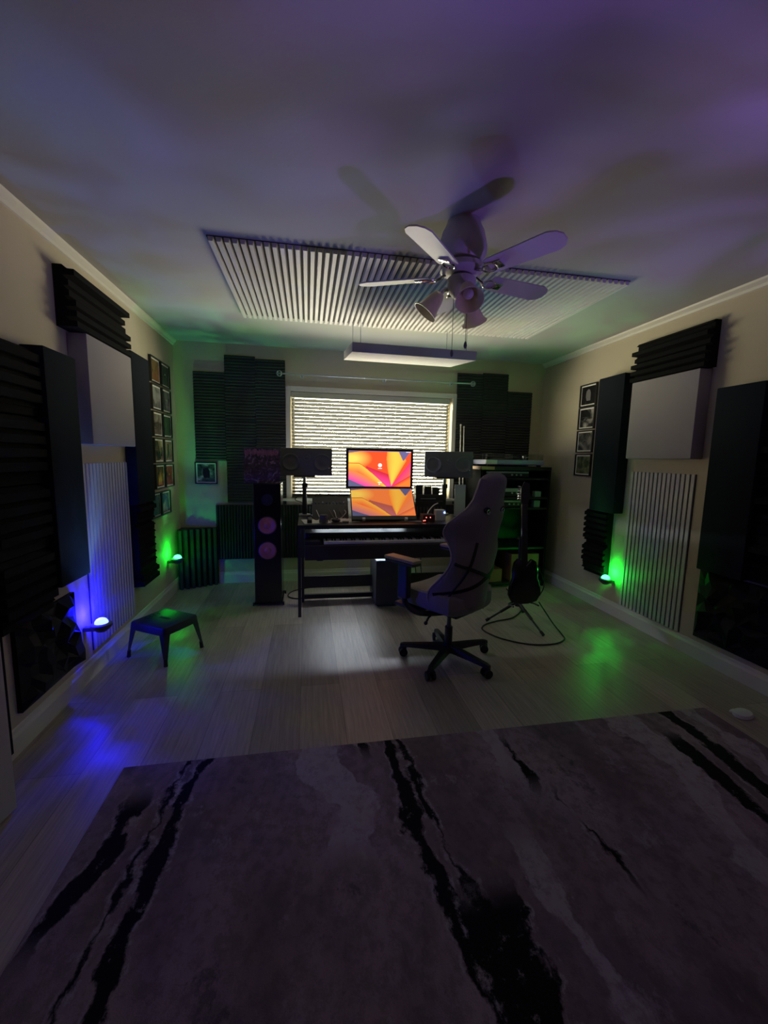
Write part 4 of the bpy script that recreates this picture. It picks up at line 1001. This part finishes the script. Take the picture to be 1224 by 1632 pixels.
o = MB().tube([(1.86, 3.02, 0.20), (1.93, 2.92, 0.06), (1.95, 2.82, 0.006), (1.91, 2.72, 0.006), (1.78, 2.66, 0.006), (1.60, 2.68, 0.006), (1.44, 2.80, 0.006), (1.365, 2.96, 0.006), (1.41, 3.06, 0.006), (1.55, 3.13, 0.006), (1.75, 3.20, 0.006), (1.95, 3.45, 0.006), (2.05, 3.95, 0.006)], 0.0055, 8, 8).build('instrument_cable', m_black, None, True)
tag(o, 'black instrument cable looping on the floor around the guitar stand', 'cable')
o = MB().tube([(0.60, 3.90, 0.006), (0.45, 3.98, 0.010), (0.25, 3.92, 0.006), (0.05, 3.95, 0.006), (-0.10, 3.90, 0.006), (-0.19, 3.98, 0.006), (-0.16, 4.12, 0.006), (-0.02, 4.22, 0.006), (0.1, 4.25, 0.006)], 0.006, 8, 8).build('power_cable', m_black, None, True)
tag(o, 'black power cable looping on the floor behind the desk rail', 'cable')
for k, (x, y) in enumerate(((1.08, 4.30), (1.15, 4.28), (1.22, 4.31))):
    o = MB().tube([(x, y, 0.75), (x+0.02, y-0.02, 0.5), (x-0.015, y-0.01, 0.3), (x+0.01, y, 0.05), (x+0.03, y-0.05, 0.006)], 0.005, 6, 6).build('hanging_cable', m_black, None, True)
    tag(o, ('left', 'middle', 'right')[k]+' of three black cables hanging behind the desk beyond the chair arm', 'cable', 'cables hanging behind the desk')

# ------------------------------------------------------------------ gaming chair
TH = R(33)
t = thing('gaming_chair', 'charcoal racing-style gaming chair facing the desk with crossed back straps', 'chair', (0.925, 2.55, 0), TH)
def hw(z):
    K_ = [(0.40, 0.20), (0.44, 0.235), (0.52, 0.25), (0.62, 0.235), (0.74, 0.225), (0.85, 0.232), (0.92, 0.258), (0.975, 0.260), (1.02, 0.225), (1.075, 0.165), (1.12, 0.135), (1.18, 0.125), (1.235, 0.112), (1.262, 0.080), (1.275, 0.035)]
    for (a, b_), (c_, d_) in zip(K_, K_[1:]):
        if a <= z <= c_:
            u = (z-a)/(c_-a); u = u*u*(3-2*u)*0.5+u*0.5; return b_+(d_-b_)*u
    return K_[0][1] if z < 0.40 else K_[-1][1]
def yb_(z): return -0.185-0.125*((z-0.40)/0.87)+0.02*math.sin((z-0.4)/0.87*PI)
def wing(z): 
    return 0.15*math.exp(-((z-0.50)/0.16)**2)+0.085*math.exp(-((z-0.92)/0.10)**2)+0.03
def back_pt(s, z, off=0.0):
    x = s*hw(z); return Vector((x, yb_(z)-0.045*math.sqrt(max(0, 1-s*s*0.9))+wing(z)*abs(s)**2.4-off, z))
rings = []; NZ = 44
for j in range(NZ+1):
    z = 0.40+0.875*j/NZ; ring = []
    edge = min(1.0, math.sqrt(min(j, NZ-j)/2.5)) if min(j, NZ-j) < 2.5 else 1.0
    for k in range(36):
        a = 2*PI*k/36; cx = math.cos(a); sy = math.sin(a)
        s = math.copysign(abs(cx)**0.75, cx)
        th_ = 0.045*edge
        y = yb_(z)+math.copysign(abs(sy)**0.75, sy)*th_+wing(z)*abs(s)**2.4
        ring.append((s*hw(z), y, z))
    rings.append(ring)
MB().rings(rings).build('backrest', m_chair, t, True)
for s in (-1, 1):
    MB().tube([Vector((s*(hw(z)+0.002), yb_(z)+wing(z), z)) for z in [0.46+0.79*i/40 for i in range(41)]], 0.0045, 8).build('piping', m_pipe, t, True)
def ribbon(p, wd, n=16):
    mb_ = MB(); rg = []
    for i in range(n+1):
        u = i/n; s = p[0][0]+(p[1][0]-p[0][0])*u; z = p[0][1]+(p[1][1]-p[0][1])*u
        dirv = Vector((p[1][0]-p[0][0], 0, (p[1][1]-p[0][1])*4)).normalized()
        c = back_pt(s, z, 0.004); tv = Vector((-(p[1][1]-p[0][1]), 0, (p[1][0]-p[0][0])*0.23)).normalized()
        a_, b_ = c+tv*wd/2, c-tv*wd/2
        rg.append([a_+Vector((0, 0.003, 0)), a_-Vector((0, 0.003, 0)), b_-Vector((0, 0.003, 0)), b_+Vector((0, 0.003, 0))])
    return mb_.rings(rg)
for p in (((-0.97, 0.735), (0.97, 0.555)), ((0.97, 0.70), (-0.97, 0.52)), ((-0.45, 0.86), (-0.80, 0.47))):
    ribbon(p, 0.022).build('strap', m_strap, t)
for s in (-1, 1):
    c = back_pt(s*0.42, 1.055, 0.0)
    b = MB().sphere(c, 0.03, (1.15, 0.32, 0.62)); b.build('harness_opening', m_strap, t, True)
    b = MB().torus(c-Vector((0, 0.008, 0.008)), 0.012, 0.003, (0, 1, 0), 16); b.build('buckle', m_chrome, t, True)
# seat
rings = []
for j in range(15):
    v = j/14; y = -0.20+0.50*v; ring = []
    W = 0.225+0.02*math.sin(v*PI); e = 1.0 if 0 < j < 14 else 0.8
    for k in range(32):
        a = 2*PI*k/32; cx = math.cos(a); sy = math.sin(a)
        x = math.copysign(abs(cx)**0.6, cx)*W*e
        z = 0.445+math.copysign(abs(sy)**0.6, sy)*0.062*e+(0.045*abs(x/W)**3 if sy > 0 else 0)-(0.03*max(0, v-0.75)*4 if sy > 0 else 0)
        ring.append((x, y, z))
    rings.append(ring)
MB().rings(rings).build('seat', m_chair, t, True)
MB().box(-0.10, 0.10, -0.13, 0.13, 0.345, 0.388, 0.006).build('tilt_mechanism', m_black, t)
MB().tube([(-0.06, -0.02, 0.365), (-0.19, 0.0, 0.36), (-0.27, -0.03, 0.345)], 0.007, 8, 3).sphere((-0.28, -0.035, 0.343), 0.012).build('tilt_lever', m_black, t, True)
MB().box(-0.20, 0.20, 0.10, 0.32, 0.345, 0.372, 0.008).build('footrest', m_blackm, t)
for s in (-1, 1):
    MB().tube([(s*0.10, -0.06, 0.375), (s*0.24, 0.05, 0.372), (s*0.285, 0.13, 0.42), (s*0.285, 0.15, 0.50)], 0.018, 10, 4).build('arm_bracket', m_black, t, True)
    MB().box(s*0.285-0.022, s*0.285+0.022, 0.11, 0.19, 0.46, 0.680, 0.008).build('arm_post', m_black, t)
    MB().box(s*0.285-0.040, s*0.285+0.040, 0.045, 0.295, 0.680, 0.698, 0.008).build('arm_plate', m_black, t)
    MB().box(s*0.285-0.043, s*0.285+0.043, 0.04, 0.300, 0.698, 0.720, 0.010).build('arm_pad', m_armp, t, True)
MB().cyl((0, 0, 0.215), (0, 0, 0.36), 0.014, seg=16).build('gas_lift', m_dgrey, t, True)
MB().cyl((0, 0, 0.07), (0, 0, 0.235), 0.026, seg=18).build('lift_cover', m_black, t, True)
MB().cyl((0, 0, 0.065), (0, 0, 0.115), 0.048, 0.040, 24).build('base_hub', m_black, t, True)
for k in range(5):
    a = R(15+72*k)-TH; d = Vector((math.cos(a), math.sin(a), 0)); n_ = Vector((-d.y, d.x, 0))
    rg = []
    for r_, w_, zt, zb2 in ((0.03, 0.032, 0.112, 0.072), (0.18, 0.026, 0.100, 0.070), (0.30, 0.021, 0.088, 0.066), (0.325, 0.014, 0.082, 0.066)):
        rg.append([d*r_+n_*w_+Vector((0, 0, zb2)), d*r_-n_*w_+Vector((0, 0, zb2)), d*r_-n_*w_*0.7+Vector((0, 0, zt)), d*r_+n_*w_*0.7+Vector((0, 0, zt))])
    MB().rings(rg).build('base_leg', m_black, t)
    p = d*0.305; aw = R(40+97*k); wv = Vector((math.cos(aw), math.sin(aw), 0))
    cs = MB()
    for s in (-1, 1): cs.cyl(p+wv*s*0.010+Vector((0, 0, 0.028)), p+wv*s*0.028+Vector((0, 0, 0.028)), 0.028, seg=20)
    cs.cyl(p+Vector((0, 0, 0.028)), p+Vector((0, 0, 0.068)), 0.009, seg=10).box(p.x-0.018, p.x+0.018, p.y-0.018, p.y+0.018, 0.045, 0.060, 0.004)
    cs.build('caster', m_strap, t, True)

# ------------------------------------------------------------------ step stool
SA = R(-31.7)
t = thing('step_stool', 'dark blue metal step stool with a slotted top near the left wall', 'stool', (-0.957, 2.925, 0), SA)
ht = 0.243; hw_, hd = 0.150, 0.137
b = MB()
def rr(w_, d_, r_, n_=5):
    pts = []
    for cx, cy, a0 in ((w_-r_, d_-r_, 0), (-w_+r_, d_-r_, 90), (-w_+r_, -d_+r_, 180), (w_-r_, -d_+r_, 270)):
        for i in range(n_+1): a = R(a0+90*i/n_); pts.append((cx+r_*math.cos(a), cy+r_*math.sin(a)))
    return pts
b.rings([[(x, y, z) for x, y in rr(hw_+e, hd+e, 0.022)] for e, z in ((0.007, ht-0.050), (0.003, ht-0.010), (0.0, ht-0.003), (-0.006, ht))])
b.build('top', m_metal, t, True)
MB().box(-0.042, 0.042, -0.011, 0.011, ht-0.0005, ht+0.0012, 0.0004).build('handle_slot', m_strap, t)
for i in range(4): 
    for j in range(2): MB().cyl((-0.115+0.018*j+0.006*(i % 2), -0.05+0.030*i, ht-0.001), (-0.115+0.018*j+0.006*(i % 2), -0.05+0.030*i, ht+0.002), 0.005, seg=10).build('stud', m_metal, t, True)
for a in (-1, 1):
    for c_ in (-1, 1):
        rg = []
        for u in (0, 0.3, 0.7, 1.0):
            w_ = 0.036*(1-u)+0.012; x = a*(hw_-0.004+0.026*u); y = c_*(hd-0.004+0.022*u); z = (ht-0.012)*(1-u)+0.02*u
            rg.append([(x, y, z), (x-a*w_, y+c_*0.002, z), (x-a*w_, y-c_*0.004, z), (x-a*0.005, y-c_*0.005, z), (x-a*0.004, y-c_*w_, z), (x+a*0.002, y-c_*w_, z)])
        MB().rings(rg).build('leg', m_metal, t)
        MB().cyl((a*(hw_+0.016), c_*(hd+0.012), 0), (a*(hw_+0.012), c_*(hd+0.009), 0.045), 0.013, 0.011, 12).build('rubber_foot', m_strap, t, True)

# small translucent lid on the floor
t = thing('plastic_lid', 'small pale plastic lid lying on the floor beside the rug corner', 'lid', (2.31, 1.715, 0), R(15))
b = MB().lathe([(0.048, 0.0), (0.052, 0.004), (0.046, 0.020), (0.030, 0.024), (0.003, 0.026)], seg=24); b.xf(Matrix.Diagonal((1.15, 0.8, 1, 1))); b.build('shell', m_white, t, True)
MB().box(-0.03, 0.01, 0.02, 0.05, 0.0, 0.012, 0.004).build('tab', m_white, t)
